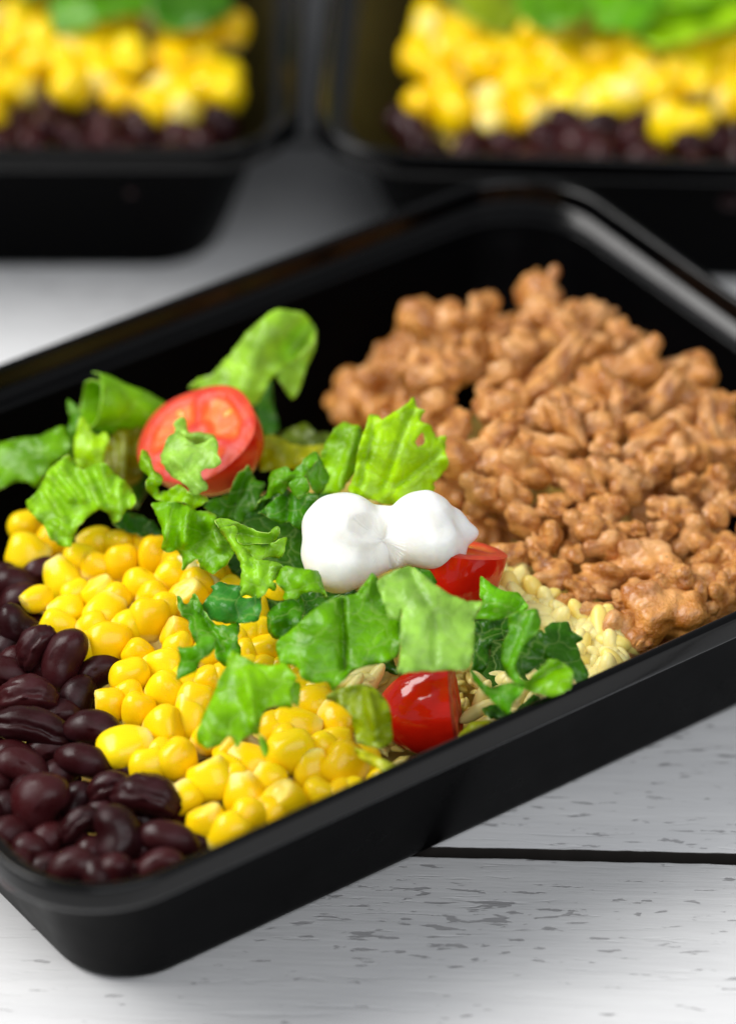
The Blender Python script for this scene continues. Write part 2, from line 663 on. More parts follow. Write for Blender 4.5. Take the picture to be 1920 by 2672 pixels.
KERN = [kernel_mesh(11 + 3 * i) for i in range(9)]
KCUT = [kernel_mesh(91 + 3 * i, 4, 0.55) for i in range(4)]
rng = random.Random(5)
GC = 'corn kernels heaped in the front container'
LC = 'plump yellow sweetcorn kernel in the corn heap of the front container'


def kernel(crop, x, y, ln, wd, ang, tilt=0.0, cut=False, label=None, dz=0.0, roll=None):
    s = CROPS[crop][2]
    p = at_heap(px(crop, x, y), dz)
    lc, wc = 1.10 * ln / s / 136.0, 1.20 * wd / s / 136.0
    o = link('corn_kernel', rng.choice(KCUT if cut else KERN))
    p = p - V * (0.20 * wc)
    place(o, p, axes_rot(ang, tilt + rng.uniform(-0.12, 0.12), rng.uniform(-18, 18) if roll is None else roll, rng), (wc, wc, lc))
    tag(o, label or LC, 'corn kernel', GC)
    seen('corn kernel', o, px(crop, x, y), label is not None)
    return o


C1 = [('C', 150, 130, 190, 200, 100, 0), ('C', 175, 300, 290, 235, 165, 0), ('C', 370, 440, 290, 200, -60, 0.1),
      ('C', 570, 235, 240, 200, 10, 0), ('C', 580, 380, 190, 180, 60, 0), ('C', 740, 360, 250, 195, 100, 0.2), ('C', 940, 330, 290, 185, 95, 0.2),
      ('C', 720, 240, 180, 180, 90, 0), ('C', 900, 230, 180, 180, 60, 0), ('C', 480, 330, 200, 190, 80, 0),
      ('C', 640, 640, 270, 210, -120, 0.3), ('C', 840, 490, 220, 195, 60, 0.2), ('C', 900, 700, 280, 225, 85, 0.2), ('C', 930, 560, 200, 190, 40, 0),
      ('C', 390, 640, 220, 170, 20, 0), ('C', 370, 740, 250, 170, 160, 0.2), ('C', 650, 850, 280, 250, 80, 0.1), ('C', 770, 740, 200, 190, 20, 0),
      ('C', 500, 880, 220, 200, 110, 0), ('C', 850, 905, 200, 165, 150, 0.2), ('C', 985, 975, 260, 185, 10, 0.2),
      ('C', 1000, 1140, 245, 235, 30, 0.5), ('C', 830, 1260, 240, 185, 65, 0.3), ('C', 985, 1360, 250, 240, 20, 0.6),
      ('C', 780, 1150, 180, 170, 20, 0), ('C', 1190, 1250, 330, 220, 80, 0), ('J', 900, 715, 240, 210, 100, 0),
      ('L', 560, 560, 280, 215, -40, 0.1), ('L', 145, 790, 210, 200, -60, 0), ('L', 590, 930, 280, 225, 165, 0.3),
      ('L', 690, 680, 220, 200, -30, 0), ('L', 700, 350, 220, 170, 50, 0), ('L', 1130, 290, 270, 205, -35, 0.3), ('L', 960, 180, 260, 200, 0, 0.1),
      ('L', 1110, 430, 250, 150, 10, 0), ('L', 1010, 790, 210, 195, 60, 0.2), ('L', 1400, 690, 200, 140, 30, 0.2), ('L', 1300, 560, 220, 190, -20, 0),
      ('L', 770, 560, 200, 200, 100, 0), ('L', 1040, 480, 200, 180, 60, 0), ('L', 800, 430, 200, 180, 40, 0), ('L', 1220, 760, 200, 160, 20, 0),
      ('L', 460, 700, 220, 200, 20, 0), ('L', 700, 900, 220, 190, -10, 0), ('L', 420, 620, 200, 190, 70, 0), ('D', 560, 950, 260, 200, 70, 0),
      ('D', 640, 940, 200, 170, 40, 0), ('D', 730, 690, 190, 170, 20, 0), ('D', 690, 1060, 215, 200, 110, 0.3), ('D', 470, 520, 200, 180, 20, 0),
      ('D', 330, 570, 230, 170, 30, 0), ('D', 560, 1090, 200, 190, 40, 0), ('D', 900, 1280, 220, 170, -20, 0), ('L', 150, 60, 220, 200, 60, 0),
      ('C', 1270, 900, 220, 190, 50, 0), ('C', 1090, 880, 200, 180, 120, 0), ('C', 560, 740, 200, 170, 30, 0), ('C', 1040, 430, 210, 180, 40, 0),
      ('C', 300, 220, 220, 190, 40, 0), ('C', 1000, 620, 180, 160, 70, 0), ('C', 470, 540, 190, 170, 120, 0), ('C', 700, 560, 180, 160, 45, 0),
      ('J', 1270, 540, 220, 190, 40, 0), ('J', 960, 640, 200, 180, 20, 0)]
C1 += [('D', 250, 650, 210, 190, 40, 0), ('D', 480, 690, 200, 180, 60, 0), ('D', 600, 800, 210, 190, 20, 0), ('D', 480, 1000, 220, 190, 90, 0), ('D', 420, 900, 210, 190, 50, 0), ('D', 660, 1180, 220, 190, 20, 0), ('D', 780, 1200, 220, 190, 60, 0), ('D', 560, 1180, 210, 190, 100, 0), ('D', 760, 1290, 210, 190, 30, 0), ('D', 430, 1240, 220, 200, 60, 0), ('D', 330, 1250, 220, 200, 20, 0), ('D', 880, 1200, 210, 190, 30, 0), ('D', 980, 1300, 210, 190, 0, 0), ('D', 150, 560, 200, 190, 60, 0), ('D', 100, 480, 200, 180, 30, 0), ('D', 560, 1380, 220, 200, 60, 0)]
for a in C1:
    kernel(*a)
kernel('C', 600, 530, 260, 215, -75, -0.5, True, 'corn kernel with a pale flattened top in the middle of the back corn')
kernel('C', 1140, 560, 270, 235, -70, -0.9, True, 'squarish corn kernel with a broad pale cut face beneath hanging lettuce')
kernel('C', 1065, 780, 230, 200, -40, -0.5, True, 'torn corn kernel with a pale open flap beside jagged lettuce')
kernel('C', 790, 1060, 265, 225, 110, 0.9, False, 'corn kernel showing a smooth flat face above a short squarish kernel', 0, 0)
kernel('C', 650, 1210, 225, 190, -10, -0.1, True, 'short squarish corn kernel at the edge of the corn touching beans')
kernel('C', 770, 1465, 330, 245, 200, 0.2, False, 'large smooth corn kernel jutting out over the black beans', 0.15, 40)
kernel('L', 110, 560, 255, 235, 130, 0.3, False, 'blocky corn kernel touching the tip of the front lettuce leaf', 0.1)
kernel('L', 305, 665, 310, 270, -78, -0.1, True, 'big upright corn kernel with a pale top, below the front leaf tip', 0.15)
kernel('L', 530, 770, 280, 245, -85, 0, False, 'corn kernel tapering upwards to a blunt point in the front corn')
kernel('L', 290, 950, 270, 235, -80, -0.35, True, 'corn kernel with pale cream top hanging lowest over the beans', 0.1)
kernel('L', 430, 1040, 280, 215, 60, 0.1, False, 'corn kernel lying lowest against the front rim')
kernel('L', 780, 820, 280, 265, -60, -0.8, True, 'cube shaped corn kernel with pale yellow cut face near front rim', 0.1)
kernel('L', 850, 520, 310, 275, 110, 0.5, False, 'large round faced corn kernel in the middle of the front corn', 0.1, 0)
kernel('L', 970, 610, 270, 195, -92, 0, False, 'upright boxy corn kernel in front of the round faced one')
kernel('L', 1195, 590, 285, 270, 150, 0.3, False, 'shiny round corn kernel close to the front tomato and rim', 0.1)
kernel('L', 880, 320, 335, 185, 170, 0.1, False, 'long flattened corn kernel lying sideways below the front leaf', 0.05, 10)
kernel('L', 1150, 775, 210, 170, 30, -0.6, True, 'small pale ended corn kernel squeezed against the front rim')
kernel('L', 200, 270, 350, 210, -80, 0.1, False, 'tall shaded corn kernel beside the front lettuce leaf', 0.0)
kernel('L', 425, 500, 210, 190, -60, -0.5, True, 'pale corn kernel peeking out under the front leaf')


kernel('C', 205, 575, 230, 150, 15, -0.5, True, 'pale split corn kernel lying by itself at the bean side of the corn', 0.2)


# ------------------------------------------------------------------ black beans (unit 1 cm long)
def bean_mesh(seed, split=0.0, wr=0.0, sub=4):
    v0, f = ico(sub)
    out = []
    for x, y, z in v0:
        b = 0.10 * (z * z)
        px_, py_, pz_ = x * 0.33, y * 0.36, math.copysign(abs(z) ** 0.93, z) * 0.5
        py_ += b - 0.05
        if y > 0.2:
            py_ -= 0.05 * math.exp(-(z / 0.3) ** 2)
        d = 1 + 0.05 * nz((x, y, z), 1.2, seed) + wr * nz((x, y * 2, z), 3.0, seed, 3)
        if split:
            w = y + 0.3 * nz((x, z, 0), 2.0, seed)
            if x > 0:
                d -= split * math.exp(-(w / 0.14) ** 2) * x
        out.append((px_ * d, py_ * d, pz_ * d))
    return mesh('black_bean', out, f, M['bean'])


BEAN = [bean_mesh(5.5 + 2 * i) for i in range(7)]
BSPLIT = [bean_mesh(41 + i, 0.32, 0.05) for i in range(2)]
BWR = [bean_mesh(61 + i, 0.15, 0.09) for i in range(2)]
GB = 'black beans heaped in the front container'
LB = 'glossy dark black bean in the heap at the near end of the front container'


def bean(crop, x, y, ln, wd, ang, tilt=0.0, kind='n', label=None, dz=0.0):
    s = CROPS[crop][2]
    p = at_heap(px(crop, x, y), dz)
    lc, wc = 1.2 * ln / s / 136.0, 1.2 * wd / s / 136.0 / 0.70
    o = link('black_bean', rng.choice({'n': BEAN, 's': BSPLIT, 'w': BWR}[kind]))
    p = p - V * (0.12 * wc)
    place(o, p, axes_rot(ang, tilt, rng.uniform(-50, 50) if kind == 'n' else 0, rng), (wc, wc, lc))
    tag(o, label or LB, 'black bean', GB)
    seen('black bean', o, px(crop, x, y), label is not None)


for a in [('C', 90, 490, 320, 200, -10), ('C', 130, 590, 260, 190, 20), ('C', 10, 470, 250, 180, 60), ('C', 40, 1040, 300, 180, -20), ('C', 320, 1000, 260, 180, 30),
          ('C', 480, 1190, 280, 190, 80), ('C', 600, 1020, 260, 180, 30), ('C', 360, 1290, 240, 170, 20), ('C', 40, 880, 240, 170, 60), ('C', 120, 960, 240, 160, -20),
          ('C', 90, 1570, 330, 200, -25), ('C', 300, 1490, 280, 180, 10), ('J', 470, 930, 240, 190, 70), ('J', 180, 1230, 210, 180, 30), ('J', 40, 1140, 260, 190, 50),
          ('J', 290, 1330, 220, 150, 10), ('J', 40, 970, 220, 180, 20), ('J', 620, 1000, 220, 160, 30), ('J', 300, 1160, 220, 170, 60), ('J', 560, 1240, 220, 170, 0),
          ('J', 850, 1230, 240, 170, 10), ('J', 1150, 1210, 260, 180, 20), ('J', 1060, 960, 260, 180, 70), ('J', 760, 740, 240, 170, 10), ('J', 350, 780, 240, 180, 50),
          ('J', 100, 1330, 220, 170, 70), ('J', 560, 1390, 220, 160, 20), ('J', 850, 1390, 220, 160, -20), ('J', -60, 830, 240, 190, 30), ('J', -80, 1020, 240, 190, 80),
          ('J', -90, 400, 260, 190, 20), ('J', 560, 480, 240, 180, 40), ('C', 440, 700, 220, 160, 30), ('C', 250, 420, 240, 180, 10), ('J', -60, 1200, 220, 170, 30)]:
    bean(*a, 0.0, 'n', None, -0.32)
bean('C', 110, 725, 270, 195, 140, 0.3, 'n', 'smooth oval black bean uppermost beside the pale split corn kernel', 0.1)
bean('C', 215, 860, 270, 165, 55, 0.2, 'w', 'long wet black bean with sparkling end leaning on a larger bean', 0.25)
bean('C', 395, 935, 340, 225, 68, 0.1, 'n', 'large upright black bean touching the corn edge', 0.1)
bean('C', 160, 1165, 330, 195, 5, 0.1, 'w', 'black bean with a bright wet glint on its blunt end', 0.12)
bean('C', 190, 1355, 430, 190, -12, 0.0, 's', 'split black bean with torn open skin', 0.12)
bean('C', 570, 1370, 310, 185, -8, 0.1, 'n', 'neat oval black bean tucked against the jutting corn kernel', 0.1)
bean('C', 505, 1560, 310, 175, -14, 0.1, 'n', 'slender oval black bean just below the jutting corn kernel', 0.05)
bean('J', 250, 925, 330, 260, 55, 0.2, 'n', 'broad purple-brown black bean in the middle of the bean heap', 0.15)
bean('J', 475, 1055, 240, 125, 42, 0.1, 'w', 'small narrow black bean with a glinting lower tip', 0.12)
bean('J', 700, 1130, 320, 250, -82, 0.2, 'n', 'upright plum coloured black bean, plumpest near the front corner', 0.15)
bean('J', 665, 835, 240, 150, 20, 0.1, 's', 'crumpled broken black bean with wet glints beside the wrinkled one', 0.1)
bean('J', 890, 895, 360, 210, -12, 0.1, 'w', 'wrinkled black bean with a purple sheen next to the corn', 0.12)
bean('J', 1020, 1150, 330, 170, -12, 0.1, 'n', 'reddish oval black bean below the lowest corn kernel', 0.05)
bean('J', 440, 1320, 260, 180, 15, 0.1, 'n', 'reddish black bean in the front row above the near corner rim', 0.0)
bean('J', 700, 1345, 200, 190, 80, 0.3, 'n', 'round ended black bean in the front row touching the corner rim', 0.0)
bean('J', 965, 1310, 260, 150, 24, 0.1, 'n', 'black bean with pale sheen half hidden by the front rim', 0.0)
bean('J', 130, 720, 310, 190, -24, 0.1, 'n', 'blurred brown black bean at the frame edge under the split one', 0.0)

# lower layer of the bean heap and the part left of the frame
for i in range(70):
    x, y = rng.uniform(-9.7, -5.4), rng.uniform(-6.2, 6.0)
    if math.hypot(max(0, -x - 8.0), max(0, abs(y) - 4.4)) > 1.45:
        continue
    z = heap(x, y) - (0.75 if x > -8.6 else rng.choice([0.25, 0.8]))
    if x > -7.0 and y > 1.5:
        z -= 0.3
    o = link('black_bean', rng.choice(BEAN))
    k = rng.uniform(0.95, 1.15)
    place(o, (x, y, z), rand_rot(rng), (k, k, k))
    tag(o, 'black bean buried beneath the top beans of the front container', 'black bean', GB)


# ------------------------------------------------------------------ rice
def rice_grain_vf(sub=2):
    v0, f = ico(sub)
    out = []
    for x, y, z in v0:
        out.append((x * 0.11 + 0.03 * z * z, y * 0.12, math.copysign(abs(z) ** 0.9, z) * 0.36))
    return np.array(out), f


GV, GF = rice_grain_vf(3)
rice_me = mesh('rice_grain', GV, GF, M['rice'])
rice_me2 = mesh('rice_grain', GV, GF, M['ricepale'])
bv, bf = [], []
nx_, ny_ = 74, 50
for j in range(ny_ + 1):
    for i in range(nx_ + 1):
        x, y = -9.2 + 18.4 * i / nx_, -5.9 + 11.8 * j / ny_
        qx, qy = max(0, abs(x) - 7.0), max(0, abs(y) - 3.7)
        e = min(1.0, (1.75 - math.hypot(qx, qy)) / 1.5)
        top = heap(x, y) - 0.95 - (0.9 if x > 3 else 0.9 * max(0, (x - 1.5) / 1.5)) - (3.2 * min(1, max(0, (-x - 4.3) / 1.6)))
        if x < -1.5 and y > 0.6:
            top -= 0.7 * min(1.0, (-1.5 - x) / 2) * min(1.0, (y - 0.6) / 2)
        if y > 1.8:
            top -= 1.4 * min(1.0, (y - 1.8) / 1.5)
        e = max(0.0, e)
        top = max(top, 0.3)
        z = 0.22 + (top - 0.22) * (e ** 0.35) + 0.10 * e * nz((x, y, 0), 2.2, 3.0)
        if math.hypot(qx, qy) > 1.75:
            k = 1.75 / math.hypot(qx, qy)
            x, y = math.copysign(7.0 + qx * k if abs(x) > 7 else abs(x), x), math.copysign(3.7 + qy * k if abs(y) > 3.7 else abs(y), y)
            z = 0.22
        bv.append((x, y, z))
for j in range(ny_):
    for i in range(nx_):
        a = j * (nx_ + 1) + i
        bf.append((a, a + 1, a + nx_ + 2, a + nx_ + 1))
nb = len(bv)
g2 = rice_grain_vf(1)
for k in range(900):
    x, y = rng.uniform(-4, 6), rng.uniform(-5.6, 1.6)
    top = heap(x, y) - 0.9 - 0.9 * min(1, max(0, (x - 1.5) / 1.5))
    m = np.array(rand_rot(rng))
    base = len(bv)
    for q in g2[0]:
        w = m @ q
        bv.append((x + w[0], y + w[1], top + w[2] * 0.5))
    bf += [tuple(base + i for i in q) for q in g2[1]]
o = link('rice_bed', mesh('rice_bed', bv, bf, M['rice']))
tag(o, 'pale yellow cooked rice spread beneath the toppings', 'rice', None, 'stuff')

RICE_POLY = [(1275, 1490), (1330, 1500), (1400, 1545), (1470, 1590), (1560, 1600), (1600, 1640), (1650, 1720), (1590, 1765), (1470, 1815), (1380, 1850), (1300, 1860), (1290, 1740), (1330, 1640)]


def inside(p, poly):
    x, y = p
    r = False
    for i in range(len(poly)):
        (x0, y0), (x1, y1) = poly[i], poly[i - 1]
        if (y0 > y) != (y1 > y) and x < (x1 - x0) * (y - y0) / (y1 - y0) + x0:
            r = not r
    return r


GRL = 'cooked rice grain showing between the meat and the lettuce by the front rim'
n = 0
pts = []
while n < 190:
    p = (rng.uniform(1250, 1660), rng.uniform(1480, 1870))
    if not inside(p, RICE_POLY) or any((p[0] - q[0]) ** 2 + (p[1] - q[1]) ** 2 < 12 ** 2 for q in pts):
        n += 0.02
        continue
    pts.append(p)
    q = at_heap(np.array(p), rng.uniform(-0.38, -0.05))
    o = link('rice_grain', rng.choice([rice_me, rice_me2, rice_me2]))
    k = rng.uniform(0.95, 1.3)
    place(o, q, axes_rot(rng.uniform(0, 180), rng.uniform(-0.6, 0.6), rng.uniform(0, 360), rng), (k * 1.45, k * 1.45, k))
    tag(o, GRL, 'rice grain', 'rice grains between meat and lettuce')
    n += 1
for crop, x, y, ang in [('D', 1260, 1190, 30), ('D', 1330, 1230, 60), ('D', 1300, 1290, -50), ('D', 1230, 1230, 10), ('D', 1200, 1290, 60), ('G', 640, 760, 80), ('G', 690, 860, 10), ('G', 640, 990, 70), ('G', 700, 980, 40), ('G', 860, 1010, 60), ('G', 900, 1000, 20), ('G', 930, 1040, 70), ('G', 760, 1100, 20), ('G', 660, 920, 130), ('G', 620, 1060, 30), ('G', 840, 1060, 130)]:
    o = link('rice_grain', rice_me2)
    place(o, at_heap(px(crop, x, y), -0.1), axes_rot(ang, 0.1, 30, rng), (1.2, 1.2, 1.15))
    tag(o, 'cooked rice grain beside the front tomato under the lettuce', 'rice grain', 'rice grains beside the front tomato')
for crop, x, y, ang in [('D', 260, 560, -40), ('D', 310, 590, -35), ('D', 220, 530, 20)]:
    o = link('rice_grain', rice_me2)
    place(o, at_heap(px(crop, x, y), -0.05), axes_rot(ang, 0.1, 30, rng), (1.3, 1.3, 1.3))
    tag(o, 'pale rice grain showing among the corn under hanging lettuce', 'rice grain', 'rice grains among the corn')


# ------------------------------------------------------------------ ground meat
def sdf_blob(dirs, cen, rad, k):
    def f(p):
        d = np.stack([np.linalg.norm(p - c, axis=1) - r for c, r in zip(cen, rad)])
        return -k * np.log(np.exp(-d / k).sum(0))
    lo = np.full(len(dirs), 2.6)
    hi = np.full(len(dirs), 2.6)
    done = np.zeros(len(dirs), bool)
    t = np.full(len(dirs), 2.6)
    for _ in range(104):
        t = t - 0.025
        v = f(dirs * t[:, None])
        new = (v < 0) & ~done
        lo[new] = t[new]
        hi[new] = t[new] + 0.025
        done |= new
    for _ in range(8):
        m = (lo + hi) / 2
        ins = f(dirs * m[:, None]) < 0
        lo = np.where(ins, m, lo)
        hi = np.where(ins, hi, m)
    return np.where(done, (lo + hi) / 2, 0.08)


def meat_mesh(seed, sub=4, n=6, fine=0.05):
    r = random.Random(seed)
    v0, f = ico(sub)
    cen, rad = [np.zeros(3)], [0.24]
    for i in range(n):
        c = np.array([r.uniform(-.20, .20), r.uniform(-.25, .25), r.uniform(-.36, .36)]) * (0.85 if n > 12 else 1.0)
        cen.append(c)
        rad.append(r.uniform(0.09, 0.17) if n > 12 else r.uniform(0.08, 0.21))
    rr = sdf_blob(v0, cen, rad, 0.014)
    out = []
    for d, q in zip(v0, rr):
        p = d * q
        q2 = 1 + fine * 2.6 * nz(p, 3.0, seed, 2) + fine * (0.3 - abs(nz(p, 6.0, seed + 4.0))) * 1.6 + 0.5 * fine * nz(p, 14.0, seed, 2)
        out.append(p * q2)
    out = np.array(out)
    ext = out.max(0) - out.min(0)
    out = (out - (out.max(0) + out.min(0)) / 2) / ext * np.array([0.80, 1.0, 1.0])
    return mesh('meat_crumble', out, f, M['meat'])


MEAT = [meat_mesh(201 + i, 4, rng.choice([5, 7, 9, 12])) for i in range(14)]
MBIG = [meat_mesh(301 + i, 5, 34, 0.06) for i in range(3)]
GM = 'browned ground meat crumbles in the front container'
LM = 'browned ground meat crumble in the meat heap of the front container'


def meat(crop, x, y, ln, wd, ang, label=None, dz=0.0, big=None, push=0.0):
    s = CROPS[crop][2]
    p = at_heap(px(crop, x, y), dz)
    k = 131.0
    lc, wc = 1.16 * ln / s / k, 1.18 * wd / s / k
    if p[1] < -6.1:
        p = p + np.array([0.47, 0.66, -0.4]) * ((-6.1 - p[1]) / 0.66)
    o = link('meat_crumble', MBIG[big] if big is not None else rng.choice(MEAT))
    place(o, p - V * (0.12 * wc) + V * push, axes_rot(ang, rng.uniform(-0.2, 0.2), rng.choice([0, 180]) + rng.uniform(-25, 25), rng), (wc, wc, lc))
    tag(o, label or LM, 'meat crumble', GM)
    seen('meat crumble', o, px(crop, x, y), label is not None)


for a in [('M', 620, 270, 240, 210, 20), ('M', 590, 440, 310, 210, -20), ('M', 560, 720, 340, 230, 20), ('M', 400, 720, 220, 200, 70), ('M', 430, 600, 240, 165, 20),
          ('M', 60, 330, 270, 270, 80), ('M', 320, 270, 250, 220, 70), ('M', 190, 320, 220, 200, 60), ('M', 180, 560, 240, 190, 90), ('M', 900, 290, 270, 220, -40),
          ('M', 1050, 380, 180, 160, 70), ('M', 900, 430, 220, 170, 10), ('M', 1130, 540, 330, 230, 30), ('M', 1260, 700, 290, 170, 60), ('M', 1440, 600, 240, 230, 50),
          ('M', 910, 650, 230, 260, 30), ('M', 870, 750, 180, 160, 50), ('M', 960, 830, 210, 180, 60),
          ('M', 960, 940, 180, 180, 30), ('M', 1120, 840, 170, 150, 20), ('M', 1190, 920, 340, 160, 20), ('M', 1540, 960, 340, 160, -20),
          ('M', 1380, 1000, 220, 210, -30), ('M', 1190, 1070, 240, 200, 10), ('M', 640, 930, 340, 150, -20), ('M', 530, 960, 180, 160, 60),
          ('M', 550, 1090, 230, 260, 80), ('M', 390, 930, 290, 190, 10), ('M', 440, 1030, 230, 180, 50), ('M', 230, 1030, 240, 250, 80), ('M', 330, 1190, 200, 190, 80), ('M', 480, 1210, 200, 180, 40),
          ('M', 640, 1070, 140, 130, 60), ('M', 100, 600, 240, 220, 40), ('M', 30, 540, 240, 200, 60), 
          ('M', 100, 760, 240, 180, 30), ('M', 200, 860, 220, 170, 60), ('M', 310, 480, 240, 190, 70), ('M', 400, 450, 200, 180, 20), ('M', 740, 400, 200, 200, 90), ('M', 780, 330, 200, 190, 40),
          ('M', 1330, 560, 220, 180, 30), ('M', 1360, 700, 230, 190, 40), ('M', 1530, 760, 250, 200, 60), ('M', 1590, 860, 200, 200, 40), ('M', 1040, 720, 220, 170, 60), ('M', 1320, 840, 220, 170, 10),
          ('M', 660, 800, 220, 170, 40), ('M', 480, 830, 200, 150, 10), ('M', 740, 720, 200, 160, 40), ('M', -60, 860, 220, 200, 10), ('M', 20, 930, 200, 180, 60),
          ('I', 80, 610, 240, 230, 40), ('I', 150, 780, 310, 210, -30), ('I', 370, 730, 210, 260, 80), ('I', 530, 560, 330, 200, -30),
          ('I', 1040, 480, 260, 210, 20), ('I', 1560, 700, 240, 190, 40), ('I', 1480, 560, 260, 210, 60),
          ('I', 900, 880, 170, 220, 60), ('I', 770, 1010, 320, 240, 30), ('I', 710, 1230, 230, 290, 80), ('I', 1100, 900, 240, 190, 30),
          ('I', 1340, 950, 270, 260, 50), ('I', 1590, 1010, 220, 310, 80), ('I', 1480, 1200, 260, 240, 20), ('I', 1510, 1390, 300, 290, 40), ('I', 1610, 1330, 220, 220, 10), ('I', 1600, 1190, 200, 200, 10),
          ('I', 560, 1310, 190, 210, 70), ('I', 350, 950, 180, 280, 10), ('I', 410, 1180, 310, 210, 10), ('I', 290, 1110, 200, 180, 60), ('I', 660, 1440, 250, 150, -10), ('I', 830, 1390, 170, 170, 40),
          ('I', 870, 1560, 290, 250, -30), ('I', 240, 1000, 200, 180, 30), ('I', 70, 1040, 220, 190, 20), ('I', 660, 760, 260, 200, 30), ('I', 780, 740, 200, 190, 60), ('I', 700, 900, 200, 180, 30),
          ('I', 1280, 560, 250, 190, -20), ('I', 1200, 350, 260, 180, 20), ('I', 1450, 800, 240, 190, 30), ('I', 1450, 1090, 230, 180, 20), ('I', 490, 1060, 200, 190, 60), ('I', 470, 1380, 160, 130, 20),
          ('I', 1590, 1470, 220, 180, 20), ('I', 1390, 1500, 240, 190, 10), ('I', 1700, 1100, 240, 200, 60), ('I', 1700, 1300, 240, 220, 30), ('I', 1720, 900, 240, 200, 30), ('I', 1750, 650, 240, 200, 30)]:
    meat(*a)
meat('M', 630, 150, 290, 240, 75, 'blurred meat crumble standing at the very top of the meat heap', 0.35)
meat('M', 710, 570, 430, 180, 55, 'long slanting strip of meat in the upper meat heap', 0.2)
meat('M', 790, 850, 340, 150, -62, 'long pinkish sliver of meat slanting down in the middle of the meat', 0.1)
meat('M', 1480, 840, 290, 120, -78, 'thin upright orange sliver of meat near the right frame edge', 0.3)
meat('M', 1030, 1100, 310, 170, -42, 'finger shaped pale crumble of meat in the middle of the heap', 0.1)
meat('M', 820, 1080, 340, 180, -42, 'smooth rounded strip of meat curling above the pale finger shaped one', 0.15)
meat('I', 575, 890, 250, 240, 80, 'smooth round nugget of meat near the rice', 0.1)
meat('I', 1190, 740, 310, 180, 0, 'bright square ended meat crumble catching the light', 0.15)
meat('I', 1010, 1110, 480, 310, -10, 'broad lumpy meat crumble just above the largest sharp one', 0.1, 1)
meat('I', 1150, 1460, 520, 430, 0, 'largest meat crumble, sharply focused with pepper specks, at the front rim', 0.1, 0)
meat('I', 1200, 1250, 270, 230, 20, 'knobbly meat lump sitting on top of the largest crumble', 0.35, 2)
meat('I', 1360, 1340, 280, 190, 80, 'narrow meat lump clinging to the side of the largest crumble', 0.15)
meat('I', 960, 1710, 210, 130, 10, 'small meat scrap on the rice at the front rim', 0.0)
for i in range(85):                                     # under layer, and the back slope of the heap
    x, y = rng.uniform(2.6, 9.6), rng.uniform(-5.9, 5.6)
    z = heap(x, y) - rng.choice([1.25, 1.6])
    if (x < 3.6 and y < -1.5):
        continue
    o = link('meat_crumble', rng.choice(MEAT))
    k = rng.uniform(1.0, 1.4)
    place(o, (x, y, z), rand_rot(rng), (k, k * rng.uniform(.8, 1), k * rng.uniform(1, 1.2)))
    tag(o, 'meat crumble buried beneath the top crumbles of the front container', 'meat crumble', GM)


# ------------------------------------------------------------------ lettuce
def resample(pts, step):
    out = []
    for i in range(len(pts)):
        a, b = np.array(pts[i - 1], float), np.array(pts[i], float)
        n = max(1, int(np.linalg.norm(b - a) / step))
        for k in range(n):
            out.append(a + (b - a) * k / n)
    return out


def soften(p, it):
    for _ in range(it):
        p = [0.25 * p[i - 1] + 0.5 * p[i] + 0.25 * p[(i + 1) % len(p)] for i in range(len(p))]
    return p


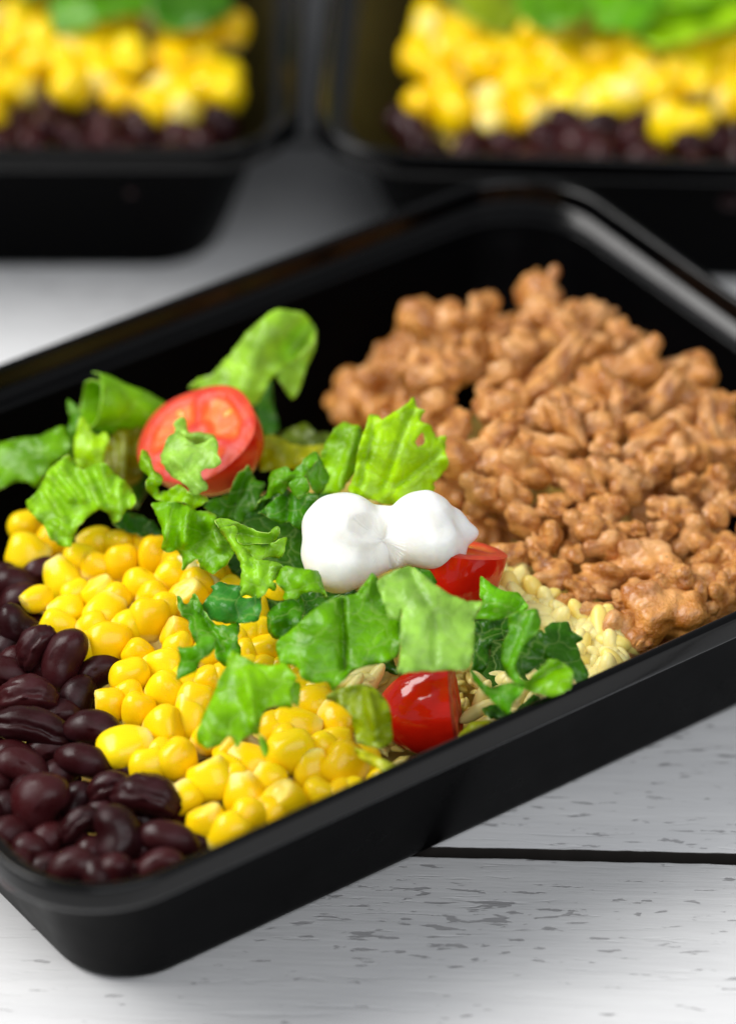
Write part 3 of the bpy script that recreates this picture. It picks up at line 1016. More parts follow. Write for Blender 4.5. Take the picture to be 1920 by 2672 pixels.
def leaf_patch(poly, z, lean, side, bumps, folds, ripple, rf, jag, seed, lift, grid=9.0, hole=None):
    r = random.Random(seed)
    out = soften(resample(poly, 6.0), 1)
    n = len(out)
    if jag:
        pert = [0.9 * noise.noise(Vector((i * 0.40, seed * 3.3, 0.0))) + 1.3 * (0.35 - abs(noise.noise(Vector((i * 0.31, seed, 5.0))))) + 0.4 * noise.noise(Vector((i * 1.1, seed, 9.0))) for i in range(n)]
        res = []
        for i in range(n):
            t = out[(i + 1) % n] - out[i - 1]
            nn = np.array([t[1], -t[0]]) / (np.linalg.norm(t) + 1e-6)
            res.append(out[i] + nn * pert[i] * jag * 1.5)
        out = res
    O = np.array(out)
    lo, hi = O.min(0), O.max(0)
    inner = []
    y = lo[1]
    row = 0
    while y < hi[1]:
        x = lo[0] + (grid / 2 if row % 2 else 0)
        while x < hi[0]:
            p = np.array([x + r.uniform(-1.5, 1.5), y + r.uniform(-1.5, 1.5)])
            if inside(p, out) and np.sqrt(((O - p) ** 2).sum(1)).min() > grid * 0.6:
                if not (hole and inside(p, hole)):
                    inner.append(p)
            x += grid
        y += grid * 0.87
        row += 1
    allp = out + inner
    faces = [list(range(n))]
    ed = [(i, (i + 1) % n) for i in range(n)]
    res = geometry.delaunay_2d_cdt([Vector((float(p[0]), float(p[1]))) for p in allp], ed, [], 1, 1e-4)
    V2 = [np.array((p[0], p[1])) for p in res[0]]
    F = [tuple(q) for q in res[2]]
    if hole:
        F = [q for q in F if not inside(np.mean([V2[i] for i in q], axis=0), hole)]
    c = O.mean(0)
    P0 = at_z(c, z) + V * lift
    nrm = np.array([0, 0, 1.0]) * (1 - lean) + V * lean + RT * side
    nrm /= np.linalg.norm(nrm)
    ux = RT - nrm * (RT @ nrm)
    ux /= np.linalg.norm(ux)
    uy = np.cross(nrm, ux)
    pts3, uv = [], []
    for q in V2:
        d = ray(q)
        t = ((P0 - CAM) @ nrm) / (d @ nrm)
        p = CAM + d * t
        w = p - P0
        u, v = w @ ux, w @ uy
        dO = np.sqrt(((O - q) ** 2).sum(1))
        ki = int(dO.argmin())
        e = max(0.0, 1 - dO[ki] / 55.0)
        e2 = max(0.0, 1 - dO[ki] / 34.0)
        h = 0.85 * ripple * (0.30 + 0.65 * e) * (nz((u, v, 0), rf, seed) + 0.5 * nz((u, v, 4), rf * 2.3, seed))
        h += 0.75 * ripple * e2 * e2 * (math.sin(ki * 0.62 + seed) + 0.7 * math.sin(ki * 0.27 + 2.0 * seed))
        for bx, by, br, ba in bumps:
            h += ba * math.exp(-(((q[0] - bx) ** 2 + (q[1] - by) ** 2) / (br * br)))
        for x0, y0, x1, y1, w_, a_ in folds:
            L = np.array([x1 - x0, y1 - y0])
            tt = min(1, max(0, ((q - (x0, y0)) @ L) / (L @ L)))
            dd = np.linalg.norm(q - np.array([x0, y0]) - tt * L)
            h += 1.15 * a_ * math.exp(-(dd / w_) ** 2)
        pts3.append(p - d * h)
        uv.append((u + seed * 1.7, v + seed * 0.9))
    return pts3, F, uv


LEAVES = []


def leaf(label, patches, color, thick=0.020, name='lettuce_piece', cat='lettuce', group=None):
    vs, fs, uvs = [], [], []
    for p in patches:
        a, b, c = p
        o = len(vs)
        vs += a
        fs += [tuple(o + i for i in q) for q in b]
        uvs += c
    cen = np.mean(vs, axis=0)
    me = mesh(name, np.array(vs) - cen, fs, [M['leaf'], M['edge']])
    lay = me.uv_layers.new(name='leaf')
    for lp in me.loops:
        lay.data[lp.index].uv = uvs[lp.vertex_index]
    ob = link(name, me, None, cen)
    s = ob.modifiers.new('thick', 'SOLIDIFY')
    s.thickness = thick * CM
    s.offset = 0
    s.material_offset_rim = 1
    ob.color = (*color, 1)
    tag(ob, label, cat, group)
    LEAVES.append(ob)
    return ob


def cp(crop, pts):
    return [tuple(px(crop, x, y)) for x, y in pts]


def cb(crop, lst):
    s = CROPS[crop][2]
    return [(*px(crop, x, y), r / s, a) for x, y, r, a in lst]


def cf(crop, lst):
    s = CROPS[crop][2]
    return [(*px(crop, a, b), *px(crop, c, d), w / s, h) for a, b, c, d, w, h in lst]


def lp(crop, pts, z, lean=0.5, side=0.0, bumps=(), folds=(), ripple=0.10, rf=1.1, jag=2.0, seed=1, lift=0.0, hole=None):
    return leaf_patch(cp(crop, pts), z, lean, side, cb(crop, bumps), cf(crop, folds), ripple, rf, jag, seed, lift, 9.0, cp(crop, hole) if hole else None)


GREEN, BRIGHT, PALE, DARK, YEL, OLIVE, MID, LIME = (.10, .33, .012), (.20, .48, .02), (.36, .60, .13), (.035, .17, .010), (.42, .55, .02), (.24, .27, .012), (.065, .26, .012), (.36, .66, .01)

# back group
leaf('tall pale green lettuce strip bending over behind the cut tomato',
     [lp('K', [(415, 858), (440, 838), (470, 830), (510, 785), (548, 735), (600, 690), (622, 684), (672, 692), (700, 728), (695, 760), (665, 790), (620, 820), (600, 838), (575, 885), (560, 900), (500, 880), (450, 872)], 4.9, .75, -.1,
         [(620, 740, 60, .3)], [(590, 700, 540, 860, 30, .25), (690, 715, 640, 780, 25, -.5)], .10, 1.0, 1.5, 2, .2),
      lp('K', [(700, 728), (698, 770), (680, 810), (660, 870), (648, 886), (622, 850), (612, 832), (640, 800), (668, 770)], 4.7, .8, .5, [], [], .06, 1.2, 1.5, 3, .1)], (.34, .60, .09))
leaf('lower lettuce end beside the bent strip, against the black wall',
     [lp('K', [(560, 850), (600, 840), (605, 900), (620, 950), (590, 975), (570, 930)], 3.7, .7, 0, [], [], .08, 1.3, 2, 4)], DARK)


def roll_leaf(label, p0, z0, p1, z1, r0, r1, turns, start, color, seed):
    a, b = at_z(px(*p0), z0), at_z(px(*p1), z1)
    ax = b - a
    L = np.linalg.norm(ax)
    ax /= L
    e1 = V - ax * (V @ ax)
    e1 /= np.linalg.norm(e1)
    e2 = np.cross(ax, e1)
    nu, nv = 26, 60
    v, f, uv = [], [], []
    for i in range(nu + 1):
        s = i / nu
        for j in range(nv + 1):
            t = j / nv
            th = R(start) + t * turns * 2 * math.pi
            rr = (r0 + (r1 - r0) * s) * (1.0 - 0.22 * t) * (1 + 0.10 * nz((s * 3, t * 4, 0), 1.2, seed))
            ss = s + 0.07 * nz((t * 6, 0, 1), 1.3, seed) * (1 - abs(2 * s - 1) * 0.2)
            v.append(a + ax * (L * ss) + e1 * (rr * math.cos(th)) + e2 * (rr * math.sin(th)) + UP * (-0.35 * s * s * L * 0.3))
            uv.append((s * L + seed, t * turns * 6.28 * r0))
    for i in range(nu):
        for j in range(nv):
            k = i * (nv + 1) + j
            f.append((k, k + 1, k + nv + 2, k + nv + 1))
    return leaf(label, [(v, f, uv)], color)


roll_leaf('rolled up lettuce tube with a dark open end, left of the cut tomato', ('A', 600, 690), 4.75, ('A', 1060, 760), 4.2, 0.62, 0.42, 1.12, -100, (.20, .48, .015), 7)
leaf('green lettuce ribbon hanging from below the rolled tube',
     [lp('A', [(445, 660), (500, 700), (540, 770), (530, 850), (500, 940), (490, 1020), (500, 1120), (470, 1080), (455, 960), (450, 860), (470, 800), (450, 740)], 4.3, .8, -.4, [], [], .06, 1.2, 1, 8, .1)], (.09, .30, .012))
leaf('smooth mid green lettuce leaf running out of the left frame edge',
     [lp('A', [(-60, 980), (0, 958), (100, 930), (260, 912), (350, 868), (420, 840), (455, 880), (470, 960), (480, 1060), (400, 1050), (330, 1120), (270, 1200), (240, 1262), (190, 1212), (100, 1212), (0, 1262), (-60, 1290)], 3.95, .55, -.2,
         [(300, 980, 160, .3)], [], .12, .7, 1.0, 9, .1)], (.13, .36, .014))
leaf('crinkled pale lettuce piece with shiny ribs hanging over the back corn',
     [lp('A', [(175, 1350), (240, 1290), (290, 1210), (330, 1130), (420, 1060), (460, 1030), (500, 1100), (540, 1140), (620, 1100), (700, 1088), (760, 1160), (830, 1210), (880, 1270), (908, 1340), (880, 1390), (830, 1400), (800, 1470), (750, 1490), (720, 1420), (660, 1390), (590, 1440), (520, 1510), (490, 1570), (470, 1650), (400, 1640), (330, 1590), (300, 1510), (240, 1460), (190, 1400)], 4.3, .6, -.1,
         [], [(330, 1180, 470, 1330, 24, .16), (400, 1120, 560, 1330, 24, .16), (560, 1130, 660, 1370, 26, .18), (660, 1100, 740, 1300, 24, .15), (790, 1220, 800, 1400, 26, .14), (300, 1260, 430, 1460, 22, .14), (350, 1480, 470, 1560, 22, .12)], .16, 1.4, 2, 10, .35)], (.28, .56, .06))
leaf('small upright pale green lettuce stub between the tube and crinkled piece',
     [lp('A', [(490, 960), (515, 880), (528, 780), (556, 790), (600, 880), (650, 912), (700, 880), (730, 930), (700, 1000), (680, 1090), (600, 1130), (540, 1150), (500, 1070)], 4.55, .85, -.1, [(600, 1000, 70, .15)], [], .06, 1.3, 2, 11, .2)], (.36, .62, .06))
leaf('olive yellow shaded lettuce piece tucked beside the cut tomato',
     [lp('A', [(720, 930), (800, 850), (880, 845), (960, 860), (960, 1000), (960, 1120), (940, 1200), (880, 1240), (800, 1230), (720, 1120), (680, 1070)], 4.0, .6, .1, [], [(830, 880, 820, 1200, 40, .2)], .12, 1.1, 1.5, 12, .0)], (.20, .21, .010))
leaf('dark green lettuce scrap under the crinkled piece above the corn',
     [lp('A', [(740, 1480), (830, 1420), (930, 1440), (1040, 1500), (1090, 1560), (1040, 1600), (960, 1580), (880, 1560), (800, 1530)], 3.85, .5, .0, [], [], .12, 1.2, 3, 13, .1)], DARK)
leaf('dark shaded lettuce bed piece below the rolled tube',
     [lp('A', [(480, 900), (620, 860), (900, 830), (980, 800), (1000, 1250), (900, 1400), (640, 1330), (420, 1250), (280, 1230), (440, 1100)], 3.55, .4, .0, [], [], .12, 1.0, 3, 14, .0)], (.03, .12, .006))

# cut tomato neighbours
leaf('frilly pale lettuce tip standing in front of the cut tomato face',
     [lp('A', [(1160, 885), (1200, 900), (1240, 930), (1290, 975), (1360, 950), (1420, 915), (1442, 940), (1440, 1040), (1475, 1085), (1430, 1125), (1370, 1120), (1335, 1150), (1340, 1190), (1380, 1240), (1370, 1272), (1335, 1285), (1320, 1310), (1270, 1295), (1240, 1230), (1160, 1190), (1100, 1130), (1062, 1040), (1090, 990), (1120, 920)], 5.0, .75, -.35,
         [(1200, 1060, 80, .18)], [(1120, 1040, 1330, 1250, 30, .1)], .08, 1.4, 2.5, 15, .9),
      lp('A', [(1155, 820), (1180, 800), (1212, 780), (1240, 810), (1235, 850), (1250, 890), (1290, 895), (1310, 885), (1360, 895), (1420, 900), (1445, 930), (1400, 930), (1350, 965), (1290, 978), (1240, 935), (1200, 905), (1160, 885)], 5.05, .6, .2, [], [(1230, 900, 1400, 920, 18, .15)], .08, 1.6, 3, 16, .85)], (.34, .60, .13))
leaf('bright frilled lettuce edge curling below the left of the cut tomato',
     [lp('A', [(940, 1000), (970, 1015), (1000, 1050), (1008, 1130), (1080, 1180), (1080, 1230), (1035, 1250), (1060, 1290), (1130, 1270), (1200, 1230), (1260, 1300), (1330, 1300), (1390, 1330), (1340, 1370), (1290, 1400), (1230, 1350), (1160, 1350), (1130, 1365), (1040, 1330), (980, 1280), (965, 1220), (1000, 1180), (950, 1150), (930, 1110)], 4.7, .6, -.1,
         [(1150, 1300, 60, -.15)], [(950, 1050, 1040, 1210, 18, .15)], .14, 1.7, 2.5, 17, .7)], (.24, .52, .02))
leaf('folded mid green lettuce leaf draped over the back of the corn',
     [lp('E', [(100, 820), (230, 815), (330, 835), (370, 870), (450, 878), (505, 905), (490, 960), (560, 1030), (620, 1110), (560, 1190), (480, 1250), (400, 1215), (390, 1160), (330, 1190), (295, 1235), (300, 1160), (250, 1100), (225, 1125), (170, 1110), (180, 1040), (165, 960), (140, 890)], 4.45, .55, -.1,
         [(230, 950, 70, .25), (420, 1010, 60, -.3)], [(330, 860, 310, 1060, 26, .28), (470, 920, 520, 1090, 24, .22), (200, 880, 200, 1060, 26, .15)], .14, 1.1, 2.5, 18, .45)], (.18, .45, .03))
leaf('dark green lettuce blades below the right side of the cut tomato',
     [lp('E', [(420, 850), (460, 800), (580, 770), (625, 650), (700, 588), (735, 690), (800, 700), (770, 760), (740, 850), (660, 940), (600, 930), (500, 900)], 4.45, .6, .1, [(560, 850, 60, .2)], [(700, 620, 590, 860, 26, -.25)], .12, 1.3, 2.5, 19, .4)], (.06, .24, .010))
leaf('narrow dark lettuce strip slanting up between tomato and cream',
     [lp('E', [(640, 980), (660, 920), (740, 830), (800, 770), (830, 780), (800, 840), (760, 900), (740, 970), (700, 1000)], 4.3, .6, .0, [], [], .1, 1.2, 2, 20, .3)], DARK)
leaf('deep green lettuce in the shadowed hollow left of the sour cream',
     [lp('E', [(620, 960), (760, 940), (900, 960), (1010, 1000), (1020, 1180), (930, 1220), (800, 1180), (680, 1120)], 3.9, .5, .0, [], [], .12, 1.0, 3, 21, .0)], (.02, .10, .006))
leaf('crumpled green lettuce sprig with a folded tip behind the cream',
     [lp('E', [(735, 840), (810, 770), (825, 640), (880, 615), (930, 598), (955, 640), (1000, 590), (1040, 540), (1110, 508), (1110, 560), (1050, 640), (1000, 690), (950, 700), (900, 770), (880, 760), (810, 790)], 5.0, .6, -.3, [(880, 680, 50, .2)], [(820, 740, 960, 640, 20, .15)], .12, 1.5, 3, 22, .5),
      lp('E', [(1040, 560), (1110, 508), (1140, 570), (1190, 670), (1150, 745), (1115, 775), (1080, 730), (1045, 650)], 5.0, .75, .5, [], [], .08, 1.5, 2, 23, .45),
      lp('E', [(935, 700), (1000, 660), (1040, 655), (1068, 735), (1000, 800), (965, 765)], 5.1, .7, -.2, [], [], .06, 1.5, 2.5, 24, .65)], (.11, .36, .015))
leaf('broad dark lettuce lobe with teeth just left of the cream top',
     [lp('E', [(750, 885), (850, 800), (925, 735), (1000, 790), (1060, 755), (1120, 790), (1080, 850), (1040, 910), (1020, 985), (970, 970), (950, 930), (880, 945), (800, 892)], 4.75, .6, -.1, [], [(925, 740, 930, 930, 26, -.2)], .12, 1.3, 3, 25, .4)], (.06, .25, .020))
leaf('large glowing yellow green lettuce leaf standing behind the sour cream',
     [lp('F', [(560, 720), (600, 620), (620, 500), (640, 420), (665, 350), (680, 290), (715, 283), (755, 318), (830, 270), (900, 220), (930, 188), (948, 250), (1000, 258), (960, 325), (1030, 350), (1060, 420), (1115, 403), (1108, 490), (1130, 570), (1080, 640), (1035, 680), (1060, 712), (1000, 760), (900, 800), (780, 800), (700, 770), (600, 740)], 5.2, .85, .15,
         [(860, 500, 140, .25)], [(620, 720, 700, 400, 20, -.12), (760, 700, 920, 260, 16, -.10), (840, 690, 1080, 500, 16, -.10)], .12, 1.2, 3.0, 26, .3,
         [(938, 440), (965, 400), (1000, 400), (985, 440), (950, 468)])], LIME)
leaf('paler upright lettuce leaf left of the glowing one',
     [lp('F', [(395, 560), (420, 470), (490, 360), (540, 325), (590, 350), (625, 345), (650, 420), (625, 520), (600, 620), (520, 720), (430, 750), (390, 740), (440, 620)], 4.9, .8, -.2, [], [(600, 400, 520, 680, 24, .18)], .14, 1.3, 2, 27, .2)], (.24, .52, .02))
leaf('yellow olive lettuce leaf lying behind, right of the cut tomato',
     [lp('E', [(760, 430), (800, 405), (880, 420), (960, 470), (1050, 475), (1150, 465), (1230, 500), (1130, 560), (1040, 590), (1000, 610), (900, 620), (760, 620)], 4.2, .4, .0, [(880, 500, 80, .25)], [], .12, 1.0, 2, 28, .2)], (.40, .44, .008))
leaf('dull green lettuce scraps at the back against the black wall',
     [lp('E', [(880, 420), (960, 360), (1040, 330), (1100, 400), (1200, 400), (1220, 470), (1100, 500), (960, 500)], 3.75, .5, .0, [], [], .12, 1.0, 3, 29, .0)], (.10, .16, .008))

# middle and front
leaf('lettuce leaf folded double with a pale veined underside, left of the cream',
     [lp('D', [(370, 245), (400, 300), (440, 290), (490, 280), (512, 300), (500, 380), (560, 430), (620, 490), (700, 500), (760, 510), (790, 530), (765, 580), (750, 610), (715, 622), (752, 642), (735, 685), (700, 655), (680, 700), (640, 725), (610, 718), (560, 698), (530, 722), (528, 640), (540, 560), (520, 490), (470, 400), (420, 330)], 5.0, .65, -.15,
         [(620, 600, 80, .2)], [(440, 300, 560, 500, 20, .12), (600, 520, 620, 700, 20, -.1), (740, 520, 720, 640, 14, .14)], .08, 1.4, 2.0, 30, .85),
      lp('D', [(370, 245), (420, 238), (480, 250), (560, 285), (640, 325), (700, 332), (740, 285), (772, 295), (762, 352), (718, 392), (640, 390), (560, 400), (512, 382), (505, 300), (440, 290), (400, 300)], 4.95, .6, .1, [(640, 370, 60, .1)], [(510, 330, 720, 370, 30, -.25)], .08, 1.3, 1.5, 31, .7),
      lp('D', [(505, 385), (560, 395), (660, 400), (740, 380), (810, 350), (795, 440), (770, 485), (690, 470), (660, 492), (610, 480), (560, 432)], 4.7, .7, .2, [], [], .10, 1.6, 2, 32, .6)], (.25, .52, .06))
leaf('bright green lettuce flap tucked beneath the lower left of the cream',
     [lp('D', [(742, 622), (765, 570), (792, 528), (900, 548), (1000, 558), (1022, 620), (1055, 725), (1020, 690), (960, 680), (900, 692), (872, 735), (830, 725), (792, 737), (800, 690), (770, 650)], 4.95, .55, -.1, [(900, 610, 70, .2)], [(1000, 560, 1040, 710, 14, -.12)], .08, 1.2, 2, 33, .8)], (.17, .46, .015))
leaf('blue green lettuce lobe above the jagged pointed piece over corn',
     [lp('D', [(290, 775), (330, 720), (370, 680), (345, 655), (412, 622), (440, 642), (500, 650), (532, 640), (530, 722), (600, 725), (650, 700), (655, 790), (640, 862), (580, 868), (520, 880), (460, 880), (400, 870), (340, 850)], 4.6, .55, -.2, [(440, 770, 90, .3)], [], .10, 1.3, 2.0, 34, .6)], (.055, .26, .045))
leaf('jagged pointed lettuce piece with a curled blue green flap on the corn',
     [lp('D', [(150, 702), (172, 740), (205, 772), (228, 730), (250, 694), (275, 730), (300, 785), (350, 860), (380, 890), (520, 880), (512, 970), (535, 1070), (480, 1110), (430, 1140), (380, 1090), (375, 1000), (330, 960), (270, 1010), (225, 940), (212, 860), (178, 835), (150, 770)], 4.45, .6, .1,
         [], [(300, 820, 430, 1050, 24, -.18), (255, 700, 240, 820, 14, -.1)], .10, 1.4, 2.5, 35, .6),
      lp('D', [(140, 1222), (145, 1160), (170, 1085), (145, 1015), (175, 1030), (235, 1020), (270, 1000), (285, 950), (330, 942), (380, 965), (372, 1030), (345, 1070), (285, 1098), (262, 1165), (200, 1195)], 4.45, .75, -.3, [(260, 1040, 60, .15)], [], .06, 1.6, 1.5, 36, .8)], (.095, .34, .025))
leaf('small dark tightly curled lettuce piece under the bright flap',
     [lp('D', [(690, 830), (720, 790), (755, 758), (850, 722), (900, 700), (925, 790), (880, 900), (785, 970), (740, 975), (700, 925)], 4.6, .6, -.2, [(760, 850, 50, .25)], [(720, 830, 745, 950, 14, .15)], .08, 1.6, 2, 37, .5)], (.05, .23, .012))
leaf('dark lettuce edge poking out under the cream beside the big rounded leaf',
     [lp('D', [(900, 690), (1000, 680), (1055, 722), (1140, 700), (1090, 740), (1000, 800), (920, 870), (905, 780)], 4.5, .55, 0, [], [], .1, 1.3, 2, 38, .4)], (.04, .19, .010))
leaf('large pale centred lettuce leaf lying lowest over the front corn',
     [lp('D', [(440, 1150), (452, 1080), (475, 1038), (540, 1078), (620, 1118), (700, 1140), (795, 1118), (840, 1165), (870, 1205), (850, 1250), (830, 1300), (848, 1390), (800, 1385), (720, 1385), (675, 1405), (650, 1470), (635, 1560), (605, 1545), (545, 1580), (505, 1640), (480, 1560), (440, 1570), (405, 1620), (330, 1640), (268, 1602), (262, 1540), (300, 1450), (345, 1360), (375, 1290), (400, 1210)], 4.25, .5, -.1,
         [(600, 1280, 90, .25), (380, 1480, 90, .2)], [(560, 1180, 620, 1480, 34, .18), (640, 1400, 640, 1560, 16, -.2)], .09, 1.0, 1.5, 39, .85),
      lp('D', [(812, 1290), (850, 1230), (888, 1232), (892, 1310), (880, 1392), (850, 1362)], 4.2, .7, .5, [], [], .05, 1.5, 1, 40, .75),
      lp('D', [(640, 1545), (690, 1600), (705, 1650), (680, 1700), (650, 1640)], 4.0, .7, .4, [], [], .04, 1.5, 1, 41, .6)], (.22, .50, .04))
leaf('big rounded green lettuce leaf bulging forward below the cream',
     [lp('D', [(745, 990), (790, 955), (835, 925), (930, 830), (1050, 745), (1140, 712), (1230, 702), (1280, 640), (1330, 568), (1358, 600), (1372, 650), (1392, 720), (1440, 760), (1500, 800), (1505, 900), (1500, 1000), (1480, 1080), (1380, 1122), (1280, 1142), (1200, 1160), (1172, 1210), (1130, 1240), (1090, 1292), (1060, 1230), (980, 1245), (900, 1210), (885, 1150), (820, 1125), (770, 1120), (752, 1050)], 4.75, .6, .0,
         [(1050, 880, 120, .35), (930, 1080, 80, .15)], [(1145, 730, 1160, 1150, 22, -.25), (1330, 600, 1290, 720, 16, .12)], .09, .9, 1.5, 42, .75)], (.14, .41, .020))
leaf('broad flat pale green lettuce leaf hanging over the front tomato',
     [lp('G', [(8, 268), (90, 220), (190, 178), (230, 195), (262, 215), (330, 268), (450, 358), (560, 395), (655, 398), (625, 450), (602, 505), (598, 600), (596, 700), (572, 800), (500, 812), (430, 812), (300, 818), (200, 825), (128, 838), (145, 770), (152, 700), (150, 580), (162, 430), (135, 500), (75, 492), (60, 420), (25, 340)], 5.15, .55, .05,
         [(300, 450, 160, .25)], [(200, 200, 320, 420, 26, -.1), (360, 480, 360, 780, 30, -.08)], .08, 1.2, 2.0, 43, .9)], (.30, .54, .12))
leaf('little dark lettuce end peeking out between cream and pale leaf',
     [lp('G', [(225, 185), (335, 208), (375, 285), (345, 300), (290, 262), (262, 216)], 5.0, .5, .2, [], [], .05, 1.5, 1, 44, .8)], (.05, .22, .012))
leaf('bright smooth lettuce fold rising behind the pale leaf by the rice',
     [lp('G', [(636, 238), (700, 290), (760, 328), (800, 335), (868, 338), (900, 385), (935, 432), (880, 462), (800, 490), (720, 512), (660, 500), (600, 505), (640, 440), (655, 398), (634, 370)], 4.8, .6, -.1, [(740, 400, 70, .25)], [(800, 480, 900, 400, 16, -.12)], .06, 1.2, 1.0, 45, .7)], (.13, .44, .020))
leaf('dark tangled lettuce in the gap beside the hanging pale leaf',
     [lp('G', [(598, 520), (720, 510), (800, 490), (840, 540), (780, 620), (700, 640), (690, 760), (650, 830), (590, 810), (597, 700)], 4.3, .5, .1, [], [], .12, 1.3, 3, 46, .3)], (.03, .15, .008))
leaf('S curved green lettuce strip right of the hanging pale leaf',
     [lp('G', [(800, 488), (880, 455), (980, 438), (1000, 500), (1002, 555), (960, 600), (900, 660), (860, 740), (850, 800), (875, 860), (920, 900), (860, 900), (800, 850), (765, 760), (768, 650), (815, 570)], 4.75, .65, -.3, [], [(960, 470, 830, 800, 22, .15)], .07, 1.3, 1.5, 47, .7)], (.10, .36, .014))
leaf('dark pointed lettuce leaf with yellow veins nearest the rice',
     [lp('G', [(850, 760), (862, 680), (890, 640), (1005, 562), (1035, 600), (1020, 555), (1048, 540), (1075, 523), (1170, 520), (1190, 575), (1265, 624), (1212, 650), (1240, 700), (1245, 745), (1296, 840), (1262, 890), (1238, 912), (1200, 860), (1100, 760), (1030, 745), (930, 835), (870, 845)], 4.4, .6, .25,
         [(1060, 660, 100, .15)], [(890, 640, 1050, 718, 10, .07), (1050, 718, 1280, 840, 10, .07), (1050, 718, 1180, 640, 9, .05)], .07, 1.3, 1.5, 48, .55)], (.035, .16, .008))
leaf('light green curled lettuce edge in front of the dark veined leaf',
     [lp('G', [(830, 850), (930, 882), (1000, 800), (1050, 742), (1112, 752), (1160, 785), (1202, 822), (1195, 880), (1185, 930), (1130, 955), (1070, 976), (1000, 955), (920, 935), (860, 900)], 4.3, .5, -.15, [(1090, 900, 90, .1)], [(930, 890, 1120, 800, 26, -.16)], .07, 1.2, 1.5, 49, .7)], (.17, .42, .025))
leaf('smooth green lettuce piece dipping to the front rim beside the tomato',
     [lp('G', [(570, 800), (610, 840), (640, 880), (700, 925), (800, 890), (905, 900), (885, 960), (830, 1010), (810, 1092), (760, 1050), (720, 1012), (650, 940), (590, 870)], 4.2, .55, -.1, [(790, 960, 70, .2)], [], .06, 1.2, 1.5, 50, .6)], (.09, .36, .016))
leaf('dark lettuce scrap at the rim below the smooth piece',
     [lp('G', [(640, 1050), (720, 1020), (830, 1080), (960, 960), (1000, 990), (930, 1040), (840, 1100), (700, 1110)], 3.6, .4, .0, [], [], .08, 1.2, 2, 51, .2)], (.03, .14, .008))
leaf('blurry yellow green lettuce piece lying left of the front tomato',
     [lp('D', [(1040, 1330), (1130, 1270), (1250, 1250), (1330, 1260), (1420, 1350), (1445, 1450), (1455, 1600), (1380, 1640), (1290, 1620), (1235, 1600), (1215, 1500), (1205, 1440), (1150, 1380)], 4.05, .55, .0, [(1330, 1420, 90, .25)], [(1300, 1300, 1360, 1560, 24, .2)], .12, 1.2, 1.5, 52, .6)], (.24, .34, .010))
leaf('thin yellow green lettuce strand against the rim left of the front tomato',
     [lp('L', [(1240, 470), (1330, 500), (1450, 560), (1560, 600), (1600, 610), (1500, 640), (1420, 620), (1330, 570), (1270, 530)], 3.7, .5, .0, [], [], .08, 1.4, 1, 53, .3)], (.45, .50, .010))
leaf('yellow lettuce stem end at the foot of the front tomato',
     [lp('G', [(465, 1285), (510, 1200), (580, 1130), (680, 1120), (740, 1130), (640, 1190), (560, 1240), (480, 1300)], 3.6, .5, .0, [], [], .06, 1.2, 1, 54, .2)], (.28, .32, .010))
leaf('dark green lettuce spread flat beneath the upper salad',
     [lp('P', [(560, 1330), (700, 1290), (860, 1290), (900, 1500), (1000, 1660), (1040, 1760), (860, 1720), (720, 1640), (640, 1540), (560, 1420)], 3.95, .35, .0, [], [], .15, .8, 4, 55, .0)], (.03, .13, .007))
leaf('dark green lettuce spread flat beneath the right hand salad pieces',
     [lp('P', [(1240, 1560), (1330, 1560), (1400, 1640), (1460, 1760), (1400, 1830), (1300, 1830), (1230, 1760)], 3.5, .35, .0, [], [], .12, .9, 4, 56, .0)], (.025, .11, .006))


# ------------------------------------------------------------------ tomatoes
def frame_m(n, up):
    z = np.array(n, float)
    z /= np.linalg.norm(z)
    x = np.array(up, float) - z * (np.array(up) @ z)
    x /= np.linalg.norm(x)
    y = np.cross(z, x)
    return Matrix(((x[0], y[0], z[0]), (x[1], y[1], z[1]), (x[2], y[2], z[2])))


